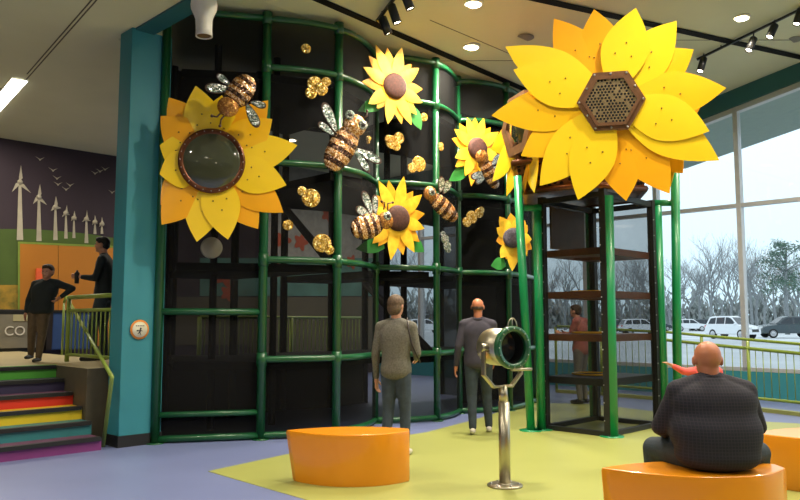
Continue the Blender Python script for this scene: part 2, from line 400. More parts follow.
# exterior canopy soffit
mb = MB()
sa = [-9, 3.15, 11]
for i in range(2):
    a, b = sa[i], sa[i+1]; f1 = zh(a)-.05; f2 = zh(b)-.05
    mb.prism([W0+N*a+Z*f1, W0+N*b+Z*f2, W0+N*b+U*2.55+Z*f2, W0+N*a+U*2.55+Z*f1], [W0+N*a+Z*(f1+.3), W0+N*b+Z*(f2+.3), W0+N*b+U*2.55+Z*(f2+.3), W0+N*a+U*2.55+Z*(f1+.3)])
struct(mb.build('trim_3', 'soffit_teal'))

# ----------------------------------------------------------------- mural on the back wall
WM = AB(A0+.001, 0); WN = AB(1, 0)
def on_wall(px, py, off=0.): return RP(px, py, WM+WN*off, WN)
def wall_poly(name, pts, m, off, parent, raw=False):
    mb = MB(); f = [p if raw else on_wall(p[0], p[1], off) for p in pts]; mb.prism([p-WN*.006 for p in f], f)
    return mb.build(name, m, parent)
mur = thing('wall_mural', 'painted mural of white wind turbines on green hills under a dark plum sky', 'mural', AB(A0+.02, 0))
wall_poly('hill', [(-60, 226), (0, 229), (30, 229), (60, 231), (90, 234), (120, 239), (118, 262), (-60, 262)], 'mural_green', .012, mur)
wall_poly('meadow', [(-60, 250), (19, 250), (19, 300), (-60, 300)], 'mural_green', .014, mur)
wall_poly('wheat_field', [(-60, 285), (19, 285), (19, 350), (-60, 351)], 'mural_wheat', .018, mur)
wall_poly('orange_panel', [(20, 243.5), (58, 244.5), (58, 348), (20, 350)], 'mural_orange', .03, mur)
wall_poly('orange_panel', [(58.5, 244.5), (118, 248), (118, 345), (58.5, 348)], 'mural_orange', .03, mur)
wall_poly('panel_edging', [(18, 241.5), (118, 246), (118, 248), (20, 243.6), (20, 350), (18, 350)], 'mural_green_edge', .034, mur)
TB = [(20, 240, 182, 3.2, [(21, 165), (12, 192), (31, 193)]), (39, 241, 197, 2.6, [(40, 184), (33, 204), (47, 205)]), (55.5, 240, 207, 2.2, [(56, 196), (51, 211), (61, 208)]),
      (66, 238.5, 213, 1.7, [(67, 205), (62, 217), (70, 215)]), (74, 238, 218, 1.5, [(74.5, 211), (71, 221), (77, 220)]), (86.5, 243, 219, 1.9, [(87, 210), (82, 222), (91, 221)]),
      (95, 234, 222, 1.5, [(95, 215), (92, 225), (98, 224)]), (102, 234, 224, 1.4, [(102, 217), (99, 227), (105, 225)])]
for (x, yb, yt, w, bl) in TB:
    mb = MB(); o = .02
    f = [on_wall(x-w, yb, o), on_wall(x+w, yb, o), on_wall(x+w*.4, yt, o), on_wall(x-w*.4, yt, o)]; mb.prism([p-WN*.006 for p in f], f)
    h = on_wall(x, yt, o+.004); mb.ball(h, .05)
    for (bx, by) in bl:
        tp = on_wall(bx, by, o); d = (tp-h).normalized(); s = d.cross(WN)*(.045 if w > 2 else .03)
        f = [h-s*.4, h+d*(tp-h).length*.25+s, tp, h+d*(tp-h).length*.3-s*.5]; mb.prism([p-WN*.004 for p in f], f)
    mb.build('painted_turbine', 'mural_white', mur)
for (x, y) in ((53, 170), (57, 178), (58, 184), (66, 189), (70, 185), (95, 173), (105, 169), (100, 171), (112, 192), (40, 159)):
    mb = MB(); c = on_wall(x, y, .02); h = AB(0, 1).normalized()
    mb.prism([c, c+h*.09+Z*.05, c+h*.03+Z*.0, c-Z*.04, c-h*.03, c-h*.09+Z*.04], [p+WN*.005 for p in [c, c+h*.09+Z*.05, c+h*.03+Z*.0, c-Z*.04, c-h*.03, c-h*.09+Z*.04]])
    mb.build('painted_bird', 'mural_white', mur)
# the part of the mural seen through the netting: pale panel with big red flowers
wall_poly('pale_panel', [(262, 206), (378, 206), (378, 258), (262, 258)], 'mural_grey', .014, mur)
wall_poly('green_panel', [(200, 258), (378, 258), (378, 296), (200, 296)], 'mural_teal', .016, mur)
wall_poly('pale_upper_panel', [(262, 150), (330, 150), (330, 196), (262, 196)], 'mural_grey', .014, mur)
for (x, y, r) in ((283, 240, 9), (301, 242, 8), (225, 275, 10), (228, 293, 7), (277, 270, 6), (328, 214, 8), (345, 208, 6), (352, 262, 7)):
    c = on_wall(x, y, .024); h = AB(0, 1).normalized(); k = r*.024; pts = []
    for i in range(30):
        an = 2*PI*i/30; q = k*(1+.28*math.cos(5*an)); pts.append(c+h*(q*math.cos(an))+Z*(q*math.sin(an)))
    wall_poly('painted_flower', pts, 'mural_red', 0, mur, True)

wall_poly('brown_panel', [(150, 297), (378, 297), (378, 345), (150, 345)], 'bark_brown_wall', .016, mur)
wall_poly('dark_panel', [(250, 325), (378, 325), (378, 360), (250, 360)], 'bark_brown_wall', .02, mur)
# ----------------------------------------------------------------- landing, stairs, railings
LZ = .88
bs0 = 3.70
aT = -9.83; aE = -8.62
mb = MB()
mb.prism([AB(A0, B0, 0), AB(aT-.001, B0, 0), AB(aT-.001, bs0, 0), AB(aE-.28, bs0, 0), AB(aE-.28, 4.22, 0), AB(aE-.85, 4.22, 0), AB(aE-.85, 4.85, 0), AB(A0, 4.85, 0)],
         [AB(A0, B0, LZ), AB(aT-.001, B0, LZ), AB(aT-.001, bs0, LZ), AB(aE-.28, bs0, LZ), AB(aE-.28, 4.22, LZ), AB(aE-.85, 4.22, LZ), AB(aE-.85, 4.85, LZ), AB(A0, 4.85, LZ)], mi=0, mi_side=1)
struct(mb.build('floor_landing', ['landing_tan', 'bark_brown_wall']))
st = thing('staircase', 'colourful staircase with six striped risers climbing to the landing', 'stairs', AB(-8.43, 0))
rz = LZ/6; rn = .28
cols = ['purple', 'teal', 'yellow', 'red', 'violet', 'green']
for k in range(6):
    a = -8.43-rn*k
    mb = MB(); mb.prism([AB(a, B0+.02, 0 if k == 0 else rz*k-.02), AB(a, bs0-.005, 0 if k == 0 else rz*k-.02), AB(a-.03, bs0-.005, 0 if k == 0 else rz*k-.02), AB(a-.03, B0+.02, 0 if k == 0 else rz*k-.02)],
             [AB(a, B0+.02, rz*(k+1)-.03), AB(a, bs0-.005, rz*(k+1)-.03), AB(a-.03, bs0-.005, rz*(k+1)-.03), AB(a-.03, B0+.02, rz*(k+1)-.03)]); mb.build('riser', 'step_'+cols[k], st)['label'] = cols[k]+' riser'
    if k < 5:
        mb = MB(); mb.box(AB(a-rn/2, (B0+bs0)/2, rz*(k+1)-.021), (bs0-B0-.04, rn-.002, .038), (U, N, Z)); mb.build('tread', 'step_pinkgrey' if k in (3, 0) else 'step_'+cols[k], st)
    mb = MB(); mb.box(AB(a-.005, (B0+bs0)/2, rz*(k+1)-.018), (bs0-B0-.04, .07, .045), (U, N, Z)); mb.build('nosing', 'black', st)
mb = MB(); mb.box(AB(aT-.04, (bs0+B0)/2, LZ+.004), (bs0-B0, .06, .008), (U, N, Z)); mb.build('top_strip', 'step_green', st)

def railing(label, pts, h, npick, r_top=.022, pr=.007, post_r=.022, bottom=.1, extra=None, group=None, name='railing', pitch=None, midrail=None):
    """pts are the posts' feet"""
    t = thing(name, label, 'railing', pts[0], group)
    for p in pts:
        mb = MB(); mb.tube([p, p+Z*h], post_r, 8); mb.build('post', 'rail_green', t)
    mb = MB(); mb.tube([p+Z*h for p in pts], r_top, 8); mb.build('top_rail', 'rail_green', t)
    if midrail:
        mb = MB(); mb.tube([p+Z*midrail for p in pts], r_top*.8, 8); mb.build('upper_rail', 'rail_green', t)
    mb = MB(); mb.tube([p+Z*bottom for p in pts], r_top*.8, 8); mb.build('bottom_rail', 'rail_green', t)
    first = None
    for i in range(len(pts)-1):
        a, b = pts[i], pts[i+1]
        for k in range(1, npick[i]):
            p = a.lerp(b, k/npick[i]); top = (midrail or h)
            if first is None:
                mb = MB(); mb.tube([p+Z*bottom, p+Z*top], pr, 6); first = mb.build('picket', 'rail_green', t); fp = p
            else:
                c = first.copy(); C.objects.link(c); c.location = p-fp
    return t
rb = 4.12
railing('green landing railing with pickets between the two posts by the teal column', [AB(-10.6, rb, LZ), AB(-9.02, rb, LZ)], .88, [12], r_top=.03, pr=.010, post_r=.032, midrail=.70)
railing('dim railing on the floor behind the play structure, seen through its netting', [AB(-11.9, 6.9, 0), AB(-12.3, 9.2, 0), AB(-12.7, 11.6, 0)], 1.5, [20, 20], r_top=.03, pr=.012, post_r=.04, bottom=.5)
t = thing('stair_handrail', 'lime green handrail sloping down beside the coloured stairs', 'handrail', AB(-9.9, 3.55, LZ))
pa = G(62, 355, LZ); mb = MB(); mb.tube([pa, pa+Z*.86], .02, 8); mb.build('post', 'rail_green', t)
e0 = P(66, 296, pa.y-.05); e1 = P(112, 377, 8.2); foot = G(103, 447); 
mb = MB(); mb.tube([pa+Z*.86, e0, e0.lerp(e1, .5), e1, e1.lerp(foot, .03)+Z*0, foot], .022, 8); mb.build('rail', 'rail_green', t)

# railing by the windows (a ramp rail with two levels)
ra = RP(806, 352, V((0, 11.4, 0)), V((0, 1, 0))); 
def ramp(px, Y, ytop): p = P(px, ytop, Y); return V((p.x, p.y, 0)), p.z
feet = []; 
for (px, Y) in ((890, 10.4), (799, 11.5), (746, 12.3), (700, 13.1), (664, 13.7), (600, 14.7), (555, 15.3)):
    g = P(px, 300, Y); feet.append(V((g.x, g.y, 0)))
t = thing('window_railing', 'long yellow-green railing with a raised handrail running along the windows', 'railing', feet[1])
def hz(i): return .94+.05*(i-1)
for i, p in enumerate(feet):
    mb = MB(); mb.tube([p, p+Z*(hz(i)+.12)], .028, 8); mb.build('post', 'rail_green', t)
mb = MB(); mb.tube([p+Z*(hz(i)) for i, p in enumerate(feet)], .028, 8); mb.build('top_rail', 'rail_green', t)
mb = MB(); mb.tube([p+Z*(hz(i)+.14)-N*.05 for i, p in enumerate(feet)], .024, 8); mb.build('handrail', 'rail_green', t)
mb = MB(); mb.tube([p+Z*(.20) for i, p in enumerate(feet)], .024, 8); mb.build('bottom_rail', 'rail_green', t)
mb = MB()
for i in range(len(feet)-1):
    a, b = feet[i], feet[i+1]; dd = (b-a).normalized(); mb.box((a+b)/2+Z*.03, ((b-a).length, .12, .06), (dd, dd.cross(Z), Z))
mb.build('kerb', 'floor_lime', t)
for i in range(len(feet)-1):
    a, b = feet[i], feet[i+1]; n = max(2, int((b-a).length/.13))
    for k in range(1, n):
        p = a.lerp(b, k/n); mb = MB(); mb.tube([p+Z*.20, p+Z*(hz(i+k/n))], .007, 5); mb.build('picket', 'rail_green', t)

# ================================================================= PLAY STRUCTURE
def XY(px, Y): return V(((px-400)/F/.985*Y, Y, 0))
K = [XY(163, 9.0), XY(265, 9.3), XY(338, 9.65), XY(363, 10.1), XY(376, 10.75), XY(405, 10.75), XY(436, 11.0), XY(450, 11.35), XY(458, 11.85), XY(482, 11.9), XY(507, 12.2), XY(522, 12.7), XY(531, 13.4)]
LV = [.05, .97, 2.2, 3.43, 4.66, 5.3]
ps = thing('play_structure', 'tall green pipe climbing structure with black netting covered in sunflowers and bees', 'play structure', (K[0]+K[8])/2)
bays = [[K[0], K[1]], catmull([K[1], (K[1]+K[2])/2+V((.02, -.05, 0)), K[2], K[3], K[4]]), catmull([K[4], K[5], K[6], K[7], K[8]]), catmull([K[8], K[9], K[10], K[11], K[12]])]
def pipe(pts, r=.042, name='rail', m='pipe_green'):
    mb = MB(); mb.tube(pts, r, 10); mb.build(name, m, ps)
for i, (k, r, m) in enumerate([(0, .055, 0), (1, .055, 0), (2, .055, 0), (4, .045, 0), (6, .05, 0), (8, .045, 0), (10, .045, 0), (12, .045, 0)]):
    pipe([K[k]+Z*0, K[k]+Z*5.3], r, 'post')
    mb = MB(); mb.lathe(K[k], Z, [(0, .012), (r*1.9, .012), (r*1.9, 0)], 14); mb.build('foot_plate', 'pipe_green', ps)
for z in (.05, .33, 1.55, 5.3): pipe([K[0]+Z*z, K[1]+Z*z], .042 if z != .33 else .035)
for b in bays[1:]:
    for z in LV: pipe([p+Z*z for p in b], .042)
# padded collars (clamps) where pipes cross
multi('pipe_clamp', [K[k]+Z*z for k in (1, 2, 4, 6, 8, 10) for z in LV[1:]], lambda mb, p: mb.tube([p-Z*.08, p+Z*.08], .064, 10), 'pipe_green', ps)
for bi, b in enumerate(bays):
    mb = MB()
    for i in range(len(b)-1):
        p, q = b[i]+V((.03, .07, 0)), b[i+1]+V((.03, .07, 0)); mb.add([p+Z*.02, q+Z*.02, q+Z*5.32, p+Z*5.32], [(0, 1, 2, 3)])
    mb.build('netting', 'net_bay' if bi == 0 else 'net_front', ps)
# interior: side nets, platforms, inner posts, slanted beams
back = [p+N*2.6+U*.2 for p in (K[0], K[2], K[4], K[6], K[8], K[10], K[12])]
def inner(a, b, z): return [p for p in a]+[p for p in reversed(b)]
front_pts = [K[0]+V((.12, .25, 0)), K[1]+N*.15, K[2]+N*.15, K[4]+N*.15, K[6]+N*.15, K[8]+N*.12, K[10]+N*.15, K[12]+N*.1]
back_pts = [V((-3.42, 11.3, 0)), K[1]+N*2.4, K[2]+N*2.4, K[4]+N*2.2, K[6]+N*2.4, K[8]+N*2.2, K[10]+N*2.4, K[12]+N*2.2]
for z in (.97, 2.2, 3.43, 4.66):
    for j in range(len(front_pts)-1):
        if (z, j) in ((2.2, 2), (3.43, 1), (2.2, 4), (4.66, 3)): continue
        q = [front_pts[j], front_pts[j+1], back_pts[j+1], back_pts[j]]
        mb = MB(); mb.prism([p+Z*(z-.14) for p in q], [p+Z*(z-.04) for p in q]); mb.build('platform', 'black_matte', ps)
for j, k in enumerate(back_pts):
    mb = MB(); mb.tube([k, k+Z*5.25], .06, 8); mb.build('inner_post', 'black_matte', ps)
for k, m_ in ((.45, 1), (.55, 2), (.4, 4)):
    q = front_pts[m_].lerp(back_pts[m_], k); mb = MB(); mb.tube([q, q+Z*5.25], .05, 8); mb.build('inner_post', 'black_matte', ps)
for (a, b, z1, z2) in ((front_pts[1], back_pts[2], 4.6, 3.5), (front_pts[2], back_pts[3], 2.2, 3.3), (front_pts[4], back_pts[5], 1., 2.1)):
    mb = MB(); mb.tube([a+Z*z1, b+Z*z2], .06, 6); mb.build('inner_beam', 'black_matte', ps)
mb = MB(); a, b = K[0]+V((.0, .1, 0)), V((-3.5, 11.25, 0)); mb.add([a, b, b+Z*5.3, a+Z*5.3], [(0, 1, 2, 3)]); mb.build('side_netting', 'net_dense', ps)
a, b = V((-3.45, 11.35, 0)), V((-3.45, 11.35, 0)).lerp(K[1]+N*2.4, .55)
mb = MB(); mb.add([a, b, b+Z*5.3, a+Z*5.3], [(0, 1, 2, 3)]); mb.build('back_netting', 'net_dense', ps)
# black sheet added to darken the third bay and the view behind the man
a, b = XY(460, 13.3), XY(540, 15.0)
mb = MB(); mb.prism([a, b, b+N*.05, a+N*.05], [a+Z*5.2, b+Z*5.2, b+N*.05+Z*5.2, a+N*.05+Z*5.2]); mb.build('dark_backing', 'black_matte', ps)
for j in (1, 2, 3, 4):  # low and high strips of the same black backing
    a, b = back_pts[j], back_pts[j+1]
    for (z0, z1) in ((0, .93), (4.66, 5.2)):
        mb = MB(); mb.prism([a+Z*z0, b+Z*z0, b+N*.05+Z*z0, a+N*.05+Z*z0], [a+Z*z1, b+Z*z1, b+N*.05+Z*z1, a+N*.05+Z*z1]); mb.build('dark_backing', 'black_matte', ps)
mb = MB(); a = K[12]+N*.1; b = back_pts[7]; mb.add([a, b, b+Z*5.3, a+Z*5.3], [(0, 1, 2, 3)]); mb.build('side_netting', 'net_dense', ps)

# ================================================================= SUNFLOWERS
def petal_mesh(c, tip, nrm, w, start, th=.008, cup=.06, mi=0, mb=None, off=0.):
    mb = mb or MB(); d = tip-c; L = d.length; d = d/L; s = nrm.cross(d).normalized(); n = 12; rows = []
    for i in range(n+1):
        t = i/n; q = start+(L-start)*t
        if t < .4: h = w*(.62+.38*math.sin(t/.4*PI/2))
        else: h = w*max(0, 1-((t-.4)/.6)**1.75)
        h = max(h, .002); lift = off+cup*L*(t*t*.5)
        ro = []
        for k in (-1, -.5, 0, .5, 1):
            ro.append(c+d*q+s*(h*k)+nrm*(lift-cup*h*.5*(k*k)))
        rows.append(ro)
    vs = [p for r in rows for p in r]+[p-nrm*th for r in rows for p in r]; K5 = 5; nn = (n+1)*K5; fs = []; top = []; bot = []
    for i in range(n):
        for k in range(4):
            a = i*K5+k; top.append((a, a+1, a+K5+1, a+K5)); bot.append((a, a+K5, a+K5+1, a+1))
        for k in (0, 4):
            a = i*K5+k; fs.append((a, a+K5, nn+a+K5, nn+a))
    for k in range(4):
        fs.append((k, nn+k, nn+k+1, k+1)); a = n*K5+k; fs.append((a, a+1, nn+a+1, nn+a))
    mb.add(vs[:nn], top, mi, True); mb.add(vs[nn:], bot, mi, True); mb.add(vs, fs, mi, False); return mb
def flower(label, cpx, depth, nrm, tips, w, start, group=None, name='sunflower', mats=None, cup=.06, rivets=True, wscale=1.):
    """tips: (px, py, material, layer)"""
    nrm = V(nrm).normalized(); c = P(cpx[0], cpx[1], depth)
    t = thing(name, label, 'sunflower', c, group)
    allr = []
    for (x, y, m, ly) in tips:
        tp = RP(x, y, c, nrm); mb = petal_mesh(c, tp, nrm, w*wscale, start, cup=cup, off=ly*.02)
        mb.build('petal', m, t)
        d = (tp-c).normalized(); s = nrm.cross(d)
        if rivets:
            for (q, k) in ((.40, .5), (.40, -.5), (.62, 0)):
                L = (tp-c).length; pp = c+d*(start+(L-start)*q*.8)+s*(w*k*.7)+nrm*(ly*.02+cup*L*.5*(q*.8)**2+.004)
                allr.append(pp)
    if rivets: multi('rivet', allr, lambda mb, p: mb.ball(p, .010, u=6, w=4), 'rivet', t)
    return t, c, nrm

# --- big left sunflower with bubble window
T1 = [(169, 98, 'amber', 0), (196, 87, 'yellow', 1), (222, 96, 'yellow', 0), (268, 101, 'amber', 0), (272, 120, 'gold_yellow', 1), (297, 146, 'yellow', 1), (286, 186, 'yellow', 2), (283, 213, 'amber', 1),
      (258, 229, 'amber', 0), (228, 240, 'yellow', 2), (197, 242, 'yellow', 1), (162, 225, 'amber', 1), (161, 205, 'amber', 0), (160, 175, 'yellow', 2), (160, 146, 'yellow', 1), (161, 117, 'amber', 1)]
t, c, n = flower('big yellow sunflower with a dark bubble window beside the teal column', (212, 162), 8.72, (.22, -.97, 0), T1, .225, .24, cup=.05)
mb = MB(); mb.lathe(c, n, [(.30, .03), (.38, .035), (.385, .075), (.36, .085), (.33, .075), (.30, .06)], 40, closed=True); mb.build('bezel', 'bronze', t)
mb = MB(); mb.lathe(c, n, [(.335, .065), (.31, .082), (.25, .10), (.17, .113), (.08, .12), (0, .122)], 40); mb.build('bubble_window', 'dome_plastic', t)
a_ = n.cross(Z).normalized()
multi('bezel_screw', [c+n*.083+(a_*math.cos(2*PI*k/24)+Z*math.sin(2*PI*k/24))*.357 for k in range(24)], lambda mb, p: mb.ball(p, .008, u=6, w=4), 'hub', t)

# --- big right sunflower with honeycomb plate
Zm = lambda x, y: (480+x/2.5, y/2.5)
T2 = [(65, 120, 'yellow', 2), (85, 178, 'yellow', 3), (30, 290, 'gold_yellow', 1), (103, 390, 'gold_yellow', 0), (150, 465, 'yellow', 2), (245, 500, 'yellow', 3), (365, 502, 'amber', 0), (473, 484, 'amber', 0),
      (595, 402, 'yellow', 2), (570, 330, 'yellow', 3), (613, 222, 'gold_yellow', 1), (533, 125, 'gold_yellow', 0), (490, 55, 'yellow', 1), (388, 25, 'yellow', 3), (285, 25, 'amber', 0), (185, 48, 'amber', 0)]
T2 = [(*Zm(x, y), m, l) for (x, y, m, l) in T2]
BN = V((-.22, -.96, -.12)).normalized()
t, c, n = flower('giant yellow sunflower with a bronze honeycomb plate on the tower front', (610.5, 102), 8.75, BN, T2, .27, .30, cup=.045, name='sunflower')
e1 = n.cross(Z).normalized()*-1; e2 = n.cross(e1).normalized()
if e2.z < 0: e2 = -e2
if e1.x < 0: e1 = -e1
def hexpts(c, r, off, rot=0): return [c+n*off+(e1*math.cos(rot+k*PI/3)+e2*math.sin(rot+k*PI/3))*r for k in range(6)]
mb = MB()
for (r0, r1, o0, o1) in ((.335, .395, .0, .09), (.295, .335, .0, .12)):
    A_, B_ = hexpts(c, r0, o0), hexpts(c, r1, o0); A2, B2 = hexpts(c, r0, o1), hexpts(c, r1, o1)
    for k in range(6):
        j = (k+1) % 6
        mb.add([A_[k], A_[j], B_[j], B_[k], A2[k], A2[j], B2[j], B2[k]], [(0, 1, 2, 3), (4, 7, 6, 5), (0, 4, 5, 1), (2, 6, 7, 3)])
mb.build('hexagon_frame', 'bronze_rose', t)
# the punched plate: rows of holes cut as dark recessed discs with metal between
mb = MB(); Hf = hexpts(c, .315, .10); Hb = hexpts(c, .315, .07); mb.prism(Hb, Hf); pl = mb.build('honeycomb_plate', 'plate_metal', t)
mb = MB(); sp = .040; RR = random.Random(3)
for i in range(-9, 10):
    for j in range(-9, 10):
        x = (i+j*.5)*sp; y = j*sp*.866
        if max(abs(y)/.866, abs(x)+abs(y)*.577) > .285*1.0: continue
        if RR.random() < .22: continue
        q = c+n*.101+e1*x+e2*y; pts = [q+(e1*math.cos(k*PI/3+.5)+e2*math.sin(k*PI/3+.5))*.0145 for k in range(6)]
        mb.prism([p-n*.01 for p in pts], [p+n*.001 for p in pts])
mb.build('honeycomb_holes', 'black_matte', pl)
multi('frame_bolt', hexpts(c, .365, .095)+[(a+b)/2 for a, b in zip(hexpts(c, .365, .095), hexpts(c, .365, .095)[1:])], lambda mb, p: mb.ball(p, .014, u=8, w=5), 'hub', t)
FC = c
mb = MB(); mb.tube([c-n*.02, c-n*.45], .16, 12); mb.build('mounting_hub', 'bronze', t)
# light reflective bolts line

# --- small sunflowers
def small_flower(label, cpx, depth, nrm, tips, leaves, sr, seed='seed_brown'):
    T = [(x, y, 'petal_small' if i % 2 else 'petal_small_light', 1-i % 2) for i, (x, y) in enumerate(tips)]
    t, c, n = flower(label, cpx, depth, nrm, T, .092, .12, group=None, cup=.07, rivets=False, name='sunflower')
    mb = MB(); mb.lathe(c, n, [(sr, .02), (sr*.98, .05), (sr*.8, .075), (sr*.4, .085), (0, .088)], 24); mb.build('seed_head', seed, t)
    for (x0, y0, x1, y1) in leaves:
        a = RP(x0, y0, c-n*.03, n); b = RP(x1, y1, c-n*.03, n); mb = petal_mesh(a, b, n, .10, 0, cup=.03); mb.build('leaf', 'leaf', t)
SN = (.50, -.86, 0)
Q = lambda x, y: (360+x/5.556, 40+y/5.556)
small_flower('yellow sunflower highest on the netting, with two green leaves', (394, 86.5), 10.35, SN,
    [Q(80, 32), Q(148, 45), Q(225, 45), Q(282, 135), Q(320, 160), Q(345, 275), Q(340, 352), Q(312, 415), Q(278, 475), Q(228, 468), Q(148, 470), Q(92, 380), Q(40, 358), Q(8, 232), Q(12, 155), Q(45, 88)],
    [(385, 100, 358, 111), (412, 108, 421, 130)], .185)
Q = lambda x, y: (330+x/4, 170+y/4)
small_flower('yellow sunflower low on the netting, with a striped bee on its left petals', (397, 218.5), 10.45, SN,
    [Q(190, 45), Q(232, 42), Q(290, 28), Q(330, 85), Q(362, 100), Q(376, 175), Q(372, 235), Q(355, 288), Q(332, 330), Q(290, 340), Q(238, 360), Q(192, 305), Q(165, 295), Q(150, 240), Q(160, 160), Q(175, 100)],
    [(384, 244, 356, 249), (410, 240, 424, 252)], .185)
Q = lambda x, y: (330+x/4, 100+y/4)
small_flower('yellow sunflower near the tower with a blue-winged bee over its centre', (476.5, 149), 11.55, SN,
    [Q(545, 72), Q(578, 70), Q(610, 75), Q(640, 110), Q(668, 130), Q(685, 190), Q(680, 240), Q(655, 290), Q(620, 320), Q(562, 345), Q(535, 305), Q(500, 268), Q(495, 232), Q(485, 155), Q(492, 118), Q(515, 95)],
    [(468, 168, 449, 181)], .18)
Q = lambda x, y: (470+x/4.1667, 170+y/4.1667)
small_flower('small pale sunflower with a grey centre low behind the green tower post', (513.5, 238), 11.7, (-.35, -.93, 0),
    [Q(125, 195), Q(170, 180), Q(215, 190), Q(240, 230), Q(258, 290), Q(258, 330), Q(240, 360), Q(205, 390), Q(178, 422), Q(150, 372), Q(130, 368), Q(110, 295), Q(113, 242), Q(230, 210)],
    [(505, 262, 491, 266)], .16, 'seed_grey')

# ================================================================= BEES AND HONEY BLOBS
def ppm(Y): return F/Y
def disc_ell(mb, c, n, d, a, b, th, mi=0):
    """flattened pillow: a along d, b across, bulging th along n"""
    s = n.cross(d).normalized(); mb.ball(c, (a, b, th), (d, s, n), 20, 10, mi)
def bee(label, head, tail, Y, nrm, wings, eyes, antennae, wing_m='silver_glitter', hr=8.5, bw=13, head_m='copper_glitter'):
    nrm = V(nrm).normalized(); hc = P(head[0], head[1], Y); k = Y/F
    pt = lambda x, y, o=0.: RP(x, y, hc, nrm)+nrm*o
    tc = pt(*tail); d = (hc-tc).normalized(); t = thing('bee', label, 'bee', hc)
    L = (hc-tc).length; bc = hc.lerp(tc, .56); mb = MB(); s = nrm.cross(d).normalized(); a = L*.50; b = bw*k
    # striped body: rings along its length, stripes are bands of glitter
    n1, n2 = 28, 20; vs = []
    for i in range(n1+1):
        u = -1+2*i/n1; rr = math.sqrt(max(0, 1-abs(u)**2.4))
        for j in range(n2):
            an = 2*PI*j/n2; vs.append(bc+d*(a*u)+s*(b*rr*math.cos(an))+nrm*(.07*rr*math.sin(an)+.03))
    for i in range(n1):
        st_ = int(((i+1.5)/n1)*9+.3) % 2
        mb.add([vs[i*n2+j] for j in range(n2)]+[vs[(i+1)*n2+j] for j in range(n2)], [(j, (j+1) % n2, n2+(j+1) % n2, n2+j) for j in range(n2)], st_, True)
    mb.build('striped_body', ['brown_glitter', 'stripe_glitter'], t)
    mb = MB(); disc_ell(mb, hc+nrm*.05, nrm, d, hr*k, hr*k*1.05, .06); h = mb.build('head', head_m, t)
    mb = MB(); disc_ell(mb, hc.lerp(bc, .35)+nrm*.02, nrm, d, hr*k*.6, hr*k*.95, .06); mb.build('thorax', head_m, t)
    for (x, y, r) in eyes:
        mb = MB(); disc_ell(mb, pt(x, y, .10), nrm, d, r*k, r*k, .025); e = mb.build('eye', 'silver_glitter', h)
        mb = MB(); disc_ell(mb, pt(x, y, .12), nrm, d, r*k*.45, r*k*.5, .012); mb.build('pupil', 'eye_dark', h)
    for (x0, y0, x1, y1, w) in wings:
        A = pt(x0, y0, .01); B = pt(x1, y1, .03); dd = (B-A).normalized(); LL = (B-A).length
        mb = MB()
        for (sc, o, mi) in ((1., 0, 1), (.86, .008, 0)):
            out = []; 
            for q in range(24):
                an = 2*PI*q/24; xx = math.cos(an); yy = math.sin(an)*(.72+.28*xx)
                out.append((A+B)/2+dd*(LL*.5*sc*xx)+nrm.cross(dd)*(w*k*sc*yy)+nrm*o)
            mb.prism([p-nrm*.012 for p in out], out, mi)
        mb.build('wing', [wing_m, 'edge_brown'], t)
    for path in antennae:
        pts = [pt(x, y, .05) for (x, y) in path]
        mb = MB(); mb.tube(pts, .011, 6); mb.ball(pts[-1], .019, u=8, w=5); mb.build('antenna', 'edge_brown', h)
    return t
bee('brown and white striped bee with silver wings above the bubble window sunflower', (228, 108), (250, 79), 8.45, (.22, -.97, 0),
    [(233, 90, 205, 88, 7), (231, 86, 217, 75, 5), (250, 102, 266, 107, 5), (246, 103, 258, 128, 7)], [], [[(224, 111), (217, 118), (212, 117)], [(227, 113), (221, 121), (220, 127)]], hr=10.5, bw=13)
bee('large orange striped bee with two silver eyes left of the highest sunflower', (354, 126), (330, 168), 9.45, (.3, -.95, 0),
    [(337, 134, 323, 103, 7), (335, 136, 318, 123, 5), (354, 148, 381, 163, 6), (353, 148, 369, 173, 5)], [(348, 117, 5), (361, 127, 5)], [[(362, 119), (366, 117), (366, 112)]], hr=11.5, bw=14, head_m='stripe_glitter')
bee('striped bee with green-silver wings resting on the lowest sunflower on the netting', (384, 221), (352, 231), 10.15, SN,
    [(370, 216, 355, 208, 6), (372, 216, 362, 191, 6), (375, 216, 374, 195, 5)], [(384, 217, 4.5)], [[(382, 210), (383, 203), (380, 202)], [(386, 211), (386, 204), (391, 203)]], hr=8.5, bw=12.5)
bee('dim striped bee with grey wings right of the lowest sunflower on the netting', (428, 194), (454, 219), 10.75, SN,
    [(440, 193, 441, 177, 5), (443, 194, 449, 181, 5.5)], [(428, 193, 4)], [], hr=7.5, bw=9.5)
bee('brown bee with pale blue wings sitting on the sunflower near the tower', (480, 158), (495, 187), 11.2, SN,
    [(485, 172, 470, 178, 5), (486, 175, 475, 184, 4), (491, 166, 500, 155, 5), (492, 168, 501, 168, 3.5)], [], [], wing_m='blue_glitter', hr=7.5, bw=8)
def blob(label, discs, Y, nrm, m='gold_glitter'):
    nrm = V(nrm).normalized(); x0, y0, _ = discs[0]; c = P(x0, y0, Y); k = Y/F; mb = MB(); a = nrm.cross(Z).normalized()
    for i, (x, y, r) in enumerate(discs):
        q = RP(x, y, c, nrm)+nrm*(.004*i); mb.lathe(q, nrm, [(0, -.02), (r*k, -.02), (r*k*1.02, 0), (r*k*.96, .006), (r*k*.5, .010), (0, .011)], 20, sm=False)
    o = mb.build('honey_drop', m); base(o); return tag(o, label, 'glitter decoration', 'gold glitter honey drops on the netting')
n0 = (.22, -.97, 0); n1_ = (.3, -.95, 0)
blob('small round gold glitter dot near the top of the netting', [(306, 48.5, 5.2)], 9.3, n1_)
